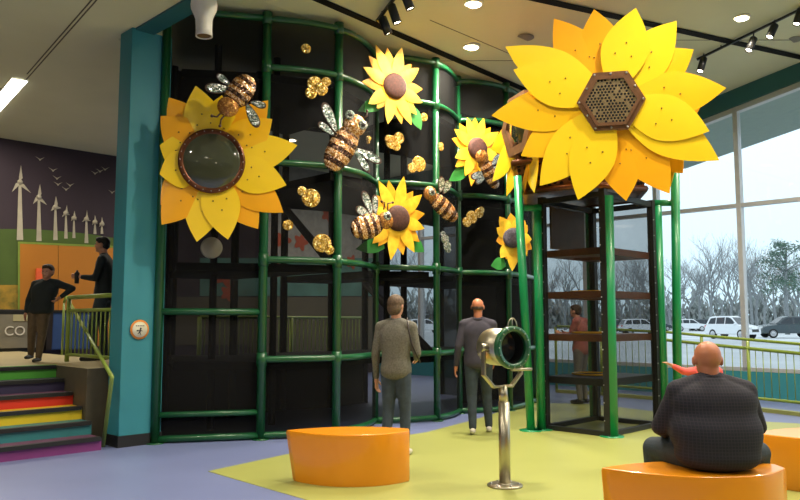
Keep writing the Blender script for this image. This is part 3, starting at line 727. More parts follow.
blob('gold glitter cluster above the large orange striped bee', [(315, 84, 8), (311, 93, 6), (326, 82, 5), (321, 89, 7)], 9.35, n1_)
blob('gold glitter circle with a smaller one upper left, right of the big petals', [(311, 198, 9.3), (302, 191, 4.8)], 9.35, n1_)
blob('single small gold glitter circle beside the lower petals of the bubble sunflower', [(288, 225, 5.4)], 9.25, n1_)
blob('gold glitter circle with a smaller one lower right, above the green rail', [(322, 243, 9.3), (329.5, 250, 4.8)], 9.4, n1_)
blob('tiny gold glitter dot right beside the highest sunflower', [(424, 117, 4.5)], 10.7, SN)
blob('ragged gold glitter patch under the highest sunflower', [(392, 142, 7), (399, 138, 6), (396, 146, 5), (388, 139, 4)], 10.6, SN)
blob('gold glitter circle pair left of the middle green post', [(419, 164, 8), (412, 168, 5)], 10.7, SN)
blob('thin dim gold glitter oval between the post and the tower sunflower', [(441, 145, 3), (441, 148, 3)], 11., SN)
blob('tiny gold glitter speck beside the large bee', [(368.5, 138.5, 3), (368, 142, 2)], 10.3, SN)
blob('gold glitter cluster left of the tower post', [(472, 217, 6.5), (467, 222, 5), (479, 213, 5), (481, 210, 3.5)], 11.7, SN)
tag(blob('pale silver glitter drop hanging below the dim grey-winged bee', [(443, 234, 3), (445, 239, 4.5), (447, 246, 4.5), (448, 250, 3)], 10.9, SN, 'silver_glitter'), 'pale silver glitter drop hanging below the dim grey-winged bee', 'glitter decoration')
o = MB(); cq = P(211.5, 248, 9.0); o.lathe(cq, n0, [(0, 0), (.125, 0), (.13, .02), (.11, .035), (0, .04)], 24); o = base(o.build('round_mirror', 'case_grey')); tag(o, 'dull grey round disc under the petals of the bubble sunflower', 'disc')

# ================================================================= TOWER
tF = V((2.60, 9.5, 0)); tL = tF+N*.93; tR = tF+U*1.3; tB = tL+U*1.3
tw = thing('climbing_tower', 'brown and green netted climbing tower with stacked platforms', 'climbing tower', (tF+tB)/2)
TH = 3.12
for p in (tF, tL, tR, tB):
    mb = MB(); mb.box(p+Z*TH/2, (.085, .085, TH), (U, N, Z)); mb.build('corner_post', 'black', tw)
for (a, b) in ((tF, tL), (tF, tR), (tR, tB), (tL, tB)):
    for z in (.03, 3.06):
        d = (b-a).normalized(); mb = MB(); mb.box((a+b)/2+Z*z, ((b-a).length, .06, .07), (d, d.cross(Z), Z)); mb.build('frame_rail', 'black', tw)
rvp = []
for (a, b) in ((tF, tL), (tF, tR)):
    d = (b-a).normalized(); o = d.cross(Z).normalized()
    if o.y > 0: o = -o
    for e, sgn in ((a, 1), (b, -1)):
        for z in [.2+.22*k for k in range(13)]: rvp.append(e+d*sgn*.03+o*.047+Z*z)
multi('frame_rivet', rvp, lambda mb, p: mb.ball(p, .009, u=6, w=4), 'hub', tw)
for (a, b) in ((tF, tL), (tF, tR), (tR, tB), (tL, tB)):
    mb = MB(); mb.add([a+Z*.06, b+Z*.06, b+Z*3.03, a+Z*3.03], [(0, 1, 2, 3)]); mb.build('netting', 'net_tower', tw)
for z, m in ((2.34, 'brown_edge'), (1.78, 'brown_edge'), (1.22, 'brown_edge'), (.66, 'black')):
    mb = MB(); a, b, c_, d_ = [p+(((tF+tB)/2-p).normalized())*.05 for p in (tF, tR, tB, tL)]
    ctr = (tF+tB)/2+N*.12; r = .27; outer = [a, b, c_, d_]; ring = []
    # platform with a round crawl hole
    sq = []
    for i in range(4):
        for k in range(6): sq.append(outer[i].lerp(outer[(i+1) % 4], k/6))
    for p in sq:
        dd = (V((p.x, p.y, 0))-ctr).normalized(); ring.append(ctr+dd*r)
    n_ = len(sq); vs = [p+Z*(z-.045) for p in sq]+[p+Z*(z-.045) for p in ring]+[p+Z*(z+.045) for p in sq]+[p+Z*(z+.045) for p in ring]; fs = []
    for i in range(n_):
        j = (i+1) % n_; fs += [(i, j, n_+j, n_+i), (2*n_+i, 3*n_+i, 3*n_+j, 2*n_+j), (i, 2*n_+i, 2*n_+j, j), (n_+i, n_+j, 3*n_+j, 3*n_+i)]
    mb.add(vs, fs); pf = mb.build('platform', m, tw)
    if z < 2:
        mb = MB(); mb.lathe(ctr+Z*(z+.05), Z, [(r+.02, 0), (r+.02, .02), (r-.01, .02), (r-.01, 0)], 24, closed=True); mb.build('opening_rim', 'gold_yellow', pf)
# brown panel at the top back
mb = MB(); a, b = tL, tB; mb.prism([a.lerp(b, .1)-N*.03+Z*2.42, a.lerp(b, .75)-N*.03+Z*2.42, a.lerp(b, .75)-N*.06+Z*2.42, a.lerp(b, .1)-N*.06+Z*2.42], [a.lerp(b, .1)-N*.03+Z*3.0, a.lerp(b, .75)-N*.03+Z*3.0, a.lerp(b, .75)-N*.06+Z*3.0, a.lerp(b, .1)-N*.06+Z*3.0])
mb.build('brown_panel', 'brown_panel', tw)
# green posts
def gpost(p, q, r=.065, cut=False):
    mb = MB(); mb.tube([p, q], r, 14); o = mb.build('green_post', 'post_green', tw)
    mb = MB(); mb.lathe(p, Z, [(0, .015), (.15, .015), (.15, 0)], 18); mb.build('base_plate', 'post_green', o); return o
fpt = tF-N*.0-V((0, .16, 0))
gpost(G(612, 437), P(607, 196, G(612, 437).y), .078)
pl_o = G(531, 431); pt_o = P(517.5, 176, pl_o.y-.12); gpost(pl_o, pt_o, .055)
pl_i = G(541.5, 430); pt_i = P(537, 205, pl_i.y); gpost(pl_i, pt_i, .058)
pr_i = G(664.5, 426); pt_ri = P(657, 203, pr_i.y); gpost(pr_i, pt_ri, .062)
pr_o = G(678, 427); pt_ro = P(675, 168, pr_o.y); gpost(pr_o, pt_ro, .06)
pb = tB+U*.12+N*.12; gpost(pb, pb+Z*3.1, .06)
for (a, b, y) in (((519.5, 208), (541, 208), pl_i.y), ((654, 203), (679, 203), pr_i.y)):
    mb = MB(); mb.tube([P(*a, y-.03), P(*b, y-.03)], .045, 12); mb.build('link_pipe', 'post_green', tw)
# bronze honeycomb head
hc = P(579, 150, 10.3); hc.z = 0; HR = 1.0
def hx(r, z, rot=.35): return [V((hc.x+r*math.cos(rot+k*PI/3), hc.y+r*math.sin(rot+k*PI/3), z)) for k in range(6)]
mb = MB()
mb.prism(hx(.90, 3.14), hx(HR, 3.55)); mb.prism(hx(HR, 3.55), hx(HR, 4.35)); mb.prism(hx(HR, 4.35), hx(.5, 4.75))
mb.build('honeycomb_head', 'bronze_perf', tw)
for z, r in ((3.55, HR+.03), (4.35, HR+.03), (3.16, .93)):
    mb = MB(); mb.tube(hx(r, z)+[hx(r, z)[0]], .045, 6); mb.build('head_band', 'bronze', tw)
def side_flower(label, c, nrm, R_, seed, angs):
    nrm = V(nrm).normalized(); t = thing('sunflower', label, 'sunflower', c); rr = random.Random(seed); a = nrm.cross(Z).normalized(); b = a.cross(nrm)
    if b.z < 0: b = -b
    for k, dg_ in enumerate(angs):
        an = math.radians(dg_); L = R_*(1 if k % 2 else .92)
        mb = petal_mesh(c, c+(a*math.cos(an)+b*math.sin(an))*L, nrm, .2, .3, off=.02*(k % 2)); mb.build('petal', ['yellow', 'amber', 'gold_yellow'][k % 3], t)
    mb = MB()
    O = [c+(a*math.cos(k*PI/3)+b*math.sin(k*PI/3))*.47 for k in range(6)]; I = [c+(a*math.cos(k*PI/3)+b*math.sin(k*PI/3))*.33 for k in range(6)]
    for k in range(6):
        j = (k+1) % 6; q = [O[k], O[j], I[j], I[k]]; mb.prism(q, [p+nrm*.12 for p in q])
    mb.build('hexagon_frame', 'bronze_rose', t)
    mb = MB(); mb.lathe(c, nrm, [(.3, .02), (.27, .09), (.18, .14), (0, .17)], 24); mb.build('bubble_window', 'dome_plastic', t)
cL = P(524, 125, 9.95); side_flower('yellow sunflower facing left on the tower side, seen nearly edge on', cL, (-.955, -.295, 0), 1.12, 1, [-108, -85, -60, -33, -6])
mb = MB(); mb.tube([cL+V((.93, .36, 0))*.02, cL+V((.93, .36, 0))*.45], .2, 8); mb.build('side_mount', 'bronze', tw)
cR = P(661, 130, 10.15); side_flower('sunflower facing the windows, mostly hidden behind the giant one', cR, (.94, .30, 0), .85, 2, [-160, -135, -110, -85, -60, -35, -10, 15])
mb = MB(); mb.tube([cR-V((.94, .30, 0))*.02, cR-V((.94, .30, 0))*.5], .2, 8); mb.build('side_mount', 'bronze', tw)
mb = MB(); mb.tube([V((FC.x, FC.y, FC.z))-BN*.35, V((hc.x, hc.y, FC.z+.1))], .12, 10); mb.build('front_mount', 'bronze', tw)

# ================================================================= BENCHES
def bench(label, c, ang, L, W, H=.45, taper=.93, group='orange curved benches', rb=.18):
    t = thing('bench', label, 'bench', c, group); e1 = V((math.cos(ang), math.sin(ang), 0)); e2 = V((-math.sin(ang), math.cos(ang), 0))
    def outline(k, grow=0.):
        o = []
        for i in range(25):                                   # front edge, left tip to right end
            u = -1+2*i/24; o.append((u*L/2*(1 if u > 0 else k), -W*.62*(1-abs(u)**(1.9 if u < 0 else 2.6))*k-(.10*(u+1)/2 if u > 0 else 0)*0))
        for i in range(1, 5): o.append((L/2+.0, -.0+i*.03))
        for i in range(1, 24):
            u = 1-2*i/24; o.append((u*L/2*(1 if u > 0 else k), .12*(u+1)/2+W*.38*(1-abs(u)**2.0)*k))
        return o
    def ring(k, z, s=1.): return [c+e1*(x*s)+e2*(y*s)+Z*z for (x, y) in outline(k)]
    mb = MB(); zs = [(taper, .0, .985), (taper, .015, 1.), (taper*.5+.5, H*.5, 1.), (1, H-.02, 1.), (1, H-.004, .99)]
    rings = [ring(*q) for q in zs]; n = len(rings[0])
    vs = [p for r in rings for p in r]; fs = []
    for i in range(len(rings)-1):
        for j in range(n): k = (j+1) % n; fs.append((i*n+j, i*n+k, (i+1)*n+k, (i+1)*n+j))
    mb.add(vs, fs, 0, True); mb.add(rings[0], [tuple(range(n))[::-1]])
    mb.build('body', 'orange_bench', t)
    mb = MB(); mb.prism(ring(1, H-.004, .99), ring(1, H, .975)); mb.build('seat_top', 'orange_bench', t)
    return t
bench('orange leaf-shaped bench on the left with nobody on it', V((-.475, 6.93, .004)), -.02, 1.12, .46, taper=.88)
bench('orange bench that the large man in the plaid shirt sits on', V((1.99, 5.20, .004)), .0, 1.25, .50, taper=.96)
bench('orange bench at the right edge, behind the seated man', V((3.80, 6.76, .004)), .0, 1.34, .75, taper=.99)

# ================================================================= VIEWER
vb = G(505, 486.5); k = vb.y/F
t = thing('spotlight_viewer', 'steel pedestal viewer with a green-rimmed drum on a yoke', 'viewer', vb)
vb.z = .004
mb = MB(); mb.lathe(vb, Z, [(0, .018), (.15, .018), (.155, .01), (.155, 0), (0, 0)], 28); mb.build('base_plate', 'steel', t)
multi('base_bolt', [vb+V((.12*math.cos(q), .12*math.sin(q), .02)) for q in range(6)], lambda mb, p: mb.ball(p, .012, u=6, w=4), 'hub', t)
zt = P(503, 402, vb.y).z
mb = MB(); mb.tube([vb+Z*.01, vb+Z*.03], .065, 18); mb.tube([vb+Z*.0, V((vb.x, vb.y, zt))], .05, 18); mb.build('pole', 'steel', t)
dc = P(502, 347, vb.y); ax = V((.50, -.86, 0)).normalized()
sd = V((ax.y, -ax.x, 0)); sd = -sd if sd.x < 0 else sd
mb = MB(); mb.lathe(dc, ax, [(0, -.20), (.10, -.20), (.155, -.17), (.165, -.14), (.165, .14), (.15, .14), (.15, -.12), (0, -.12)], 36); dr = mb.build('drum', 'steel', t)
mb = MB(); mb.lathe(dc, ax, [(.142, .12), (.182, .12), (.188, .13), (.188, .165), (.18, .175), (.142, .175)], 36, closed=True); rg = mb.build('front_ring', 'ring_green', t)
multi('ring_screw', [dc+ax*.177+(sd*math.cos(2*PI*q/16)+Z*math.sin(2*PI*q/16))*.166 for q in range(16)], lambda mb, p: mb.ball(p, .006, u=6, w=4), 'hub', rg)
mb = MB(); mb.lathe(dc, ax, [(.15, .0), (.1, -.02), (0, -.03)], 30); mb.build('dark_lens', 'car_glass', t)
mb = MB(); mb.lathe(dc, ax, [(.149, .12), (.149, -.1)], 30); mb.build('drum_lining', 'black', t)
yk = V((vb.x, vb.y, 0)); wy = .205
pts = [dc+sd*-wy, dc+sd*-wy-Z*.24, dc+sd*-.10-Z*.345, dc+sd*.10-Z*.345, dc+sd*wy-Z*.24, dc+sd*wy]
mb = MB()
for a, b in zip(pts, pts[1:]):
    d = (b-a).normalized(); mb.box((a+b)/2, ((b-a).length+.02, .05, .02), (d, ax, d.cross(ax)))
mb.build('yoke', 'steel', t, bevel=.004)
for s_ in (-1, 1):
    mb = MB(); mb.tube([dc+sd*s_*.16, dc+sd*s_*.235], .035, 14); mb.build('pivot_knob', 'steel', t)
mb = MB(); mb.tube([V((vb.x, vb.y, zt-.01)), dc*1.0-Z*.345], .04, 14); mb.build('swivel', 'steel', t)
mb = MB(); mb.tube([dc+ax*.15-Z*.19-sd*.02, dc+ax*.20-Z*.19+sd*.17], .014, 10); mb.tube([dc+ax*.12-Z*.15, dc+ax*.17-Z*.19], .014, 8); mb.build('handle', 'steel', t)
mb = MB(); arc = [dc+ax*.15+Z*.18+(sd*math.cos(q*PI/10)*.05+Z*math.sin(q*PI/10)*.075) for q in range(11)]
mb.tube(arc, .006, 6); mb.tube([arc[0], arc[-1]], .007, 6); mb.tube([arc[5], (arc[0]+arc[-1])/2], .005, 6); mb.build('sight', 'steel', t)

# ================================================================= PEOPLE
def chain(mb, a, ra, b, rb_, flat=1.):
    a, b = V(a), V(b); L = (b-a).length; n = max(2, int(L/(min(ra, rb_)*.35))+1)
    for i in range(n+1):
        u = i/n; r = ra+(rb_-ra)*u; mb.ball(a.lerp(b, u), (r, r*flat, r), u=12, w=8)
def organic(name, mb, m, parent, vox=.012, sm=4, T=None):
    if T: mb.v = [T @ v for v in mb.v]
    off = wloc(parent); me = mb.mesh('tmp', m, off); o = bpy.data.objects.new('tmp', me); C.objects.link(o)
    r = o.modifiers.new('r', 'REMESH'); r.mode = 'VOXEL'; r.voxel_size = vox; r.use_smooth_shade = True
    s = o.modifiers.new('s', 'SMOOTH'); s.iterations = sm; s.factor = .5
    dg = bpy.context.evaluated_depsgraph_get(); dg.update(); ev = o.evaluated_get(dg)
    nm = bpy.data.meshes.new_from_object(ev); bpy.data.objects.remove(o); bpy.data.meshes.remove(me)
    nm.name = name; nm.materials.clear(); nm.materials.append(M[m]); nm.polygons.foreach_set('use_smooth', [True]*len(nm.polygons))
    ob = bpy.data.objects.new(name, nm); C.objects.link(ob); ob.parent = parent; return ob
def hand(mb, w, el, H, curl=.5, side=1, d=None):
    """palm, four unequal curled fingers and a thumb from the wrist w"""
    d = (d or (w-el)).normalized(); k = H
    up = V((1, 0, 0)) if abs(d.x) < .8 else V((0, 1, 0)); fwd = (V((0, 1, 0))-d*d.y)
    fwd = fwd.normalized() if fwd.length > .3 else (V((0, 0, 1))-d*d.z).normalized()   # thumb side
    nrm = d.cross(fwd).normalized()*side
    chain(mb, w, .015*k, w+d*.02*k, .015*k)
    for q in (-1, -.33, .33, 1): chain(mb, w+d*.02*k+fwd*q*.007*k, .009*k, w+d*.055*k+fwd*q*.014*k, .0075*k)
    for q, L in ((-1, .030), (-.33, .038), (.33, .041), (1, .037)):
        b = w+d*.055*k+fwd*q*.016*k; dd = (d+nrm*curl*.6+fwd*q*.08).normalized(); m1 = b+dd*L*.5*k; d2 = (dd+nrm*curl).normalized()
        chain(mb, b, .0055*k, m1, .005*k); chain(mb, m1, .005*k, m1+d2*L*.55*k, .0042*k)
    b = w+d*.018*k+fwd*.016*k; chain(mb, b, .0075*k, b+(d*.6+fwd*.8+nrm*.2).normalized()*.028*k, .006*k); b2 = b+(d*.6+fwd*.8+nrm*.2).normalized()*.028*k
    chain(mb, b2, .006*k, b2+(d+fwd*.2+nrm*.4).normalized()*.022*k, .005*k)
def person(label, pos, th, H, J=None, top='sweater_black', bottoms='jean_dark', shoe='shoe_black', skin='skin', hair=None, hairstyle='short', bulk=1., belly=1., headturn=0., hscale=0, curl=(.5, .5), vox=.011, cat='person', collar=False, child=False, toplen=.50, hd=(None, None)):
    D = dict(pelvis=(0, 0, .53), chest=(0, 0, .72), neck=(0, -.005, .845), head=(0, .012, .932), shL=(-.103, 0, .797), elL=(-.13, -.015, .635), wrL=(-.135, .03, .485),
             shR=(.103, 0, .797), elR=(.13, -.015, .635), wrR=(.135, .03, .485), hipL=(-.05, 0, .51), knL=(-.055, .012, .285), anL=(-.055, -.01, .045), hipR=(.05, 0, .51), knR=(.055, .012, .285), anR=(.055, -.01, .045),
             toeL=None, toeR=None)
    D.update(J or {}); J = {q: (V(v)*H if v is not None else None) for q, v in D.items()}
    t = thing('person', label, cat, pos); T = Matrix.Translation(V(pos)) @ Matrix.Rotation(th, 4, 'Z')
    hs = hscale or (1.18 if child else 1.)
    def torso(mb, g=0.):
        pe, ch, ne = J['pelvis'], J['chest'], J['neck']; mid = pe.lerp(ch, .5)
        axs = (V((1, 0, 0)), V((0, 1, 0)), V((0, 0, 1)))
        uu = (ch-pe).normalized(); vv = (ne-ch).normalized()
        stn = [(pe-Z*.060*H, .030, .03), (pe-Z*.045*H, .070, .055), (pe-Z*.015*H, .087, .067), (pe+Z*.02*H, .088, .066), (pe.lerp(ch, .35), .080*belly, .060*belly), (pe.lerp(ch, .6), .082*belly, .060*belly),
               (pe.lerp(ch, .88), .091, .062), (ch+vv*.02*H, .096, .061), (ch+vv*.055*H, .090, .055), (ch.lerp(ne, .68), .070, .046), (ch.lerp(ne, .84), .042, .036), (ch.lerp(ne, .95), .03, .03)]
        cs = catmull([q[0] for q in stn], 5); rs_ = catmull([V((q[1], q[2], 0)) for q in stn], 5); vs = []; ns = 32
        for q, rr_ in zip(cs, rs_):
            for j in range(ns):
                an = 2*PI*j/ns; cx_, sx_ = math.cos(an), math.sin(an); e_ = .85
                vs.append(q+V((math.copysign(abs(cx_)**e_, cx_)*(rr_.x*H*bulk+g), math.copysign(abs(sx_)**e_, sx_)*(rr_.y*H*bulk+g), 0)))
        nr = len(cs); fs = [(i*ns+j, i*ns+(j+1) % ns, (i+1)*ns+(j+1) % ns, (i+1)*ns+j) for i in range(nr-1) for j in range(ns)]
        fs += [tuple(range(ns))[::-1], tuple(range((nr-1)*ns, nr*ns))]; mb.add(vs, fs)
        for s_ in ('L', 'R'): chain(mb, J['sh'+s_], .034*H*(bulk*.5+.5)+g, ne.lerp(ch, .15), .036*H+g)
    def arm(mb, s_, g=0., cut=1.):
        b = bulk*.4+.6
        chain(mb, J['sh'+s_], .032*H*b+g, J['el'+s_], .024*H*b+g); w = J['el'+s_].lerp(J['wr'+s_], cut); chain(mb, J['el'+s_], .024*H*b+g, w, .016*H*b+g*.9)
    def leg(mb, s_, g=0., cut=1.):
        b = bulk*.5+.5
        chain(mb, J['hip'+s_], .050*H*b+g, J['kn'+s_], .033*H*b+g); w = J['kn'+s_].lerp(J['an'+s_], cut); chain(mb, J['kn'+s_], .033*H*b+g, w, (.021*H*b+g)*1.08)
    Rh = Matrix.Rotation(headturn, 4, 'Z')
    def hp(x, y, z): return J['head']+(Rh @ V((x, y, z)))*H*hs
    hax = tuple((Rh @ e) for e in (V((1, 0, 0)), V((0, 1, 0)), V((0, 0, 1))))
    mb = MB(); torso(mb, -.006)
    for s_ in ('L', 'R'):
        arm(mb, s_, -.005); leg(mb, s_, -.005); i = 0 if s_ == 'L' else 1
        hand(mb, J['wr'+s_], J['el'+s_], H, curl[i], 1 if s_ == 'L' else -1, hd[i])
        a = J['an'+s_]; f = J['toe'+s_] or (a+V((0, .085*H, -.022*H))); chain(mb, a-V((0, .015*H, .015*H)), .018*H, f, .014*H)
    chain(mb, J['neck']-V((0, 0, .03*H)), .032*H*(bulk*.4+.6), J['head']-V((0, .008*H, .02*H)), .031*H*(bulk*.4+.6))
    mb.ball(hp(0, -.006, .012), (.044*H*hs, .052*H*hs, .050*H*hs), hax, 20, 14); mb.ball(hp(0, .008, -.022), (.035*H*hs, .040*H*hs, .042*H*hs), hax, 16, 12)
    mb.ball(hp(0, .047, -.008), (.007*H*hs, .012*H*hs, .013*H*hs), hax, 10, 8)                    # nose
    mb.ball(hp(0, .036, -.048), (.014*H*hs, .012*H*hs, .011*H*hs), hax, 10, 8)                    # chin
    for s_ in (-1, 1): mb.ball(hp(.046*s_, -.004, -.006), (.007*H*hs, .013*H*hs, .018*H*hs), hax, 10, 8)
    body = organic('body', mb, skin, t, vox*.75, 3, T)
    def simple(name, mb, m, par): mb.v = [T @ v for v in mb.v]; return mb.build(name, m, par)
    for s_ in (-1, 1):
        mb = MB(); mb.ball(hp(.017*s_, .043, .004), (.006*H*hs, .004*H*hs, .004*H*hs), hax, 8, 6); simple('eye', mb, 'eye_dark', t)
    mb = MB(); mb.ball(hp(0, .043, -.032), (.012*H*hs, .004*H*hs, .003*H*hs), hax, 8, 6); simple('mouth', mb, 'lip', t)
    # clothes
    mb = MB(); torso(mb, .008); [arm(mb, s_, .007, .93) for s_ in 'LR']
    tl = organic('top', mb, top, t, vox, 8, T)
    mb = MB(); mb.ball(J['pelvis']-V((0, 0, .012*H)), (.086*H*bulk+.006, .064*H*bulk+.006, .06*H), u=18, w=12); [leg(mb, s_, .007, .95) for s_ in 'LR']
    organic('trousers', mb, bottoms, t, vox, 3, T)
    for s_ in 'LR':
        a = J['an'+s_]; f = J['toe'+s_] or (a+V((0, .088*H, -.024*H)))
        mb = MB(); chain(mb, a-V((0, .02*H, .017*H)), .022*H, a.lerp(f, .5)-V((0, 0, .008*H)), .023*H); chain(mb, a.lerp(f, .5)-V((0, 0, .008*H)), .023*H, f, .018*H)
        mb.v = [V((v.x, v.y, max(v.z, min(a.z, f.z)-.022*H))) for v in mb.v]
        organic('shoe', mb, shoe, t, vox*.8, 2, T)
    if collar:
        mb = MB(); mb.lathe(J['neck']+V((0, 0, -.012*H)), Z, [(.046*H, -.01), (.046*H, .028), (.040*H, .03), (.040*H, -.01)], 18, closed=True); simple('collar', mb, top, t)
    if hair:
        mb = MB(); g = 1.10
        if hairstyle == 'bob':
            mb.ball(hp(0, -.012, .020), (.052*H*hs, .058*H*hs, .053*H*hs), hax, 18, 12); mb.ball(hp(0, -.026, -.014), (.050*H*hs, .040*H*hs, .052*H*hs), hax, 18, 12)
        elif hairstyle == 'short':
            mb.ball(hp(0, -.012, .022), (.049*H*hs, .054*H*hs, .048*H*hs), hax, 18, 12); mb.ball(hp(0, -.028, -.002), (.044*H*hs, .034*H*hs, .038*H*hs), hax, 18, 12)
            mb.ball(hp(0, .018, .042), (.038*H*hs, .030*H*hs, .022*H*hs), hax, 18, 12)
        elif hairstyle == 'fringe':
            for q in range(-8, 9):
                an = -PI/2+q*.19; mb.ball(hp(.0415*math.cos(an), .0480*math.sin(an)-.006, -.010), (.006*H, .006*H, .016*H), hax, 8, 6)
        organic('hair', mb, hair, t, vox*.8, 2, T)
    return t, T, J, simple

# woman in grey knit, seen from behind
fw = G(396, 457)
t, T, J, simple = person('woman in a grey knit sweater and blue jeans standing behind the orange bench', fw, -.35, 1.72,
    dict(elR=(.135, .01, .64), wrR=(.10, .10, .60), elL=(-.135, -.01, .635), wrL=(-.14, .02, .475), hipL=(-.045, 0, .51), hipR=(.045, 0, .51), knL=(-.05, .0, .285), anL=(-.06, -.03, .045), knR=(.05, .03, .285), anR=(.05, .03, .045)),
    'knit_grey', 'jean_blue', 'shoe_white', 'skin', 'hair_grey', 'bob', bulk=1.06, belly=1., headturn=-.3)
mb = MB(); H = 1.72; mb.tube([V((.05, .05, .83))*H, V((.075, 0, .855))*H, V((.10, -.052, .80))*H, V((.125, -.066, .70))*H, V((.15, -.03, .62))*H, V((.15, .03, .58))*H], .009, 8); simple('bag_strap', mb, 'leather', t)
# man walking, navy shirt
fm = G(479, 434)
person('balding man in a navy shirt and dark jeans walking away near the netting', fm, -.1, 1.74,
    dict(elL=(-.145, -.03, .64), wrL=(-.165, .01, .495), elR=(.14, .02, .64), wrR=(.12, .09, .53), hipL=(-.05, 0, .515), knL=(-.05, -.0, .28), anL=(-.045, -.06, .05), hipR=(.05, 0, .515), knR=(.06, .07, .29), anR=(.075, .09, .045)),
    'shirt_navy', 'jean_dark', 'shoe_white', 'skin_red', 'hair_brown', 'fringe', bulk=1.18, belly=1.05, headturn=-.2, collar=True)
# seated man, back to us
H = 1.76; sp_ = V((2.13, 5.20, 0.004)); hz_ = .45/H
person('large bald man in a dark plaid shirt sitting on a bench, back turned', sp_, -.03, H,
    dict(pelvis=(0, -.035, hz_+.060), chest=(0, .0, hz_+.235), neck=(0, .012, hz_+.350), head=(0, .03, hz_+.412), shL=(-.126, .0, hz_+.285), elL=(-.190, .04, hz_+.15), wrL=(-.115, .19, hz_+.10),
         shR=(.126, .0, hz_+.285), elR=(.190, .04, hz_+.15), wrR=(.115, .19, hz_+.10), hipL=(-.065, .02, hz_+.045), knL=(-.16, .22, hz_+.035), anL=(-.15, .25, .045), hipR=(.065, .02, hz_+.045), knR=(.235, .15, hz_+.03), anR=(.225, .19, .045)),
    'shirt_plaid', 'jean_dark', 'shoe_black', 'skin_red', None, bulk=1.72, belly=1.2, hscale=1.14, headturn=-.05, collar=True)
# boy at the stair top
bz = G(37, 362, LZ)
H = 1.36
person('boy in a black sweater and brown trousers leaning on the stair handrail', bz, PI-.05, H,
    dict(pelvis=(-.02, 0, .53), chest=(-.06, .02, .70), neck=(-.08, .04, .82), head=(-.10, .06, .90), shL=(-.185, .03, .785), elL=(-.335, .0, .735), wrL=(-.255, .08, .645), shR=(.04, .02, .775), elR=(.115, 0, .62), wrR=(.11, .05, .49),
         hipL=(-.05, 0, .5), knL=(-.05, .02, .28), anL=(-.04, .05, .045), hipR=(.05, 0, .5), knR=(.055, .02, .28), anR=(.095, -.05, .07)),
    'sweater_black', 'trouser_brown', 'shoe_black', 'skin', 'hair_brown', 'short', bulk=1.32, child=True)
# man in black by the column
t, T, J, simple = person('dark-haired man in black standing on the landing half hidden by the teal column', G(109, 353, LZ) if False else V((P(106, 240, 10.55).x, 10.55, LZ)), PI/2+.15, 1.76,
    dict(head=(.0, .03, .925), neck=(0, .01, .845), elL=(-.12, .04, .65), wrL=(-.10, .15, .66), hipL=(-.05, 0, .51), anL=(-.055, .05, .045), knL=(-.055, .06, .29)),
    'sweater_black', 'jean_dark', 'shoe_black', 'skin', 'hair_black', 'short', bulk=1.05, headturn=.0)
wp = T @ (J['wrL']+V((0, .06, -.02)))
mb = MB(); mb.lathe(wp-Z*.07, Z, [(0, 0), (.03, 0), (.034, .14), (.03, .15), (.015, .16), (.015, .18), (0, .18)], 14); o = base(mb.build('drink_bottle', 'black')); tag(o, 'small dark bottle held by the man in black', 'bottle')
# person behind the tower
t, T, J, simple = person('blurred person in a reddish shirt and grey trousers seen through the tower netting', G(582, 404), .9, 1.78,
    dict(head=(0, .05, .90), neck=(0, .03, .83), elL=(-.12, .05, .66), wrL=(-.08, .15, .68), elR=(.12, .05, .66), wrR=(.08, .15, .68)), 'pink_shirt', 'grey_pants', 'shoe_black', 'skin', 'hair_brown', 'short', bulk=1.05)
# toddler held up behind the seated man
H = 1.0; tp = P(706, 372, 7.6); fz = tp.z-.78
t, T, J, simple = person('small child in a coral jacket reaching an arm left behind the bald man', V((tp.x, tp.y, .004)), 0., tp.z/.80 if True else 1,
    dict(elL=(-.19, .0, .80), wrL=(-.285, .0, .85)), 'coral', 'jean_blue', 'shoe_white', 'skin', 'hair_brown', 'short', bulk=1.2, child=True, vox=.01)

# ================================================================= LANDING ITEMS
def place_box(px0, px1, py0, py1, d): pass
bx = on_wall(12, 350, .0); cpos = AB(A0+.45, (bx.x+bx.y)*S2-.75, LZ)
t = thing('display_case', 'grey display case with white lettering against the mural wall', 'cabinet', cpos)
hh = (350-310)/F*14.3
mb = MB(); mb.box(cpos+Z*hh/2, (1.9, .7, hh), (U, N, Z)); mb.build('body', 'black', t, bevel=.015)
fc = cpos-N*.352
mb = MB(); mb.box(fc+Z*(hh*.48), (1.8, .02, hh*.80), (U, N, Z)); mb.build('front_panel', 'case_grey', t)
mb = MB(); mb.box(fc+U*.66-N*.012+Z*(hh*.80), (.36, .012, .12), (U, N, Z)); mb.build('label_plate', 'case_pale', t)
def text(s, c, size, m, parent, right=U, name='lettering', depth=.004):
    cu = bpy.data.curves.new(name, 'FONT'); cu.body = s; cu.size = size; cu.align_x = 'CENTER'; cu.align_y = 'CENTER'; cu.extrude = depth
    o = bpy.data.objects.new(name, cu); C.objects.link(o); dg = bpy.context.evaluated_depsgraph_get()
    me = bpy.data.meshes.new_from_object(o.evaluated_get(dg)); bpy.data.objects.remove(o); me.materials.clear(); me.materials.append(M[m])
    ob = bpy.data.objects.new(name, me); C.objects.link(ob); ob.parent = parent
    up = Z; nn = right.cross(up); Mx = Matrix((right, up, nn)).transposed().to_4x4(); me.transform(Mx); ob.location = V(c)-wloc(parent); return ob
text('CO', fc+U*.52-N*.02+Z*(hh*.48), .24, 'white_paint', t)
bx = on_wall(53, 348, 0); cpos = AB(A0+.35, (bx.x+bx.y)*S2+.12, LZ)
t = thing('storage_bin', 'dark bin with a blue side standing behind the boy at the orange wall', 'bin', cpos)
mb = MB(); mb.box(cpos+Z*.36, (.75, .5, .72), (U, N, Z)); mb.build('body', 'blue_bin', t, bevel=.02)
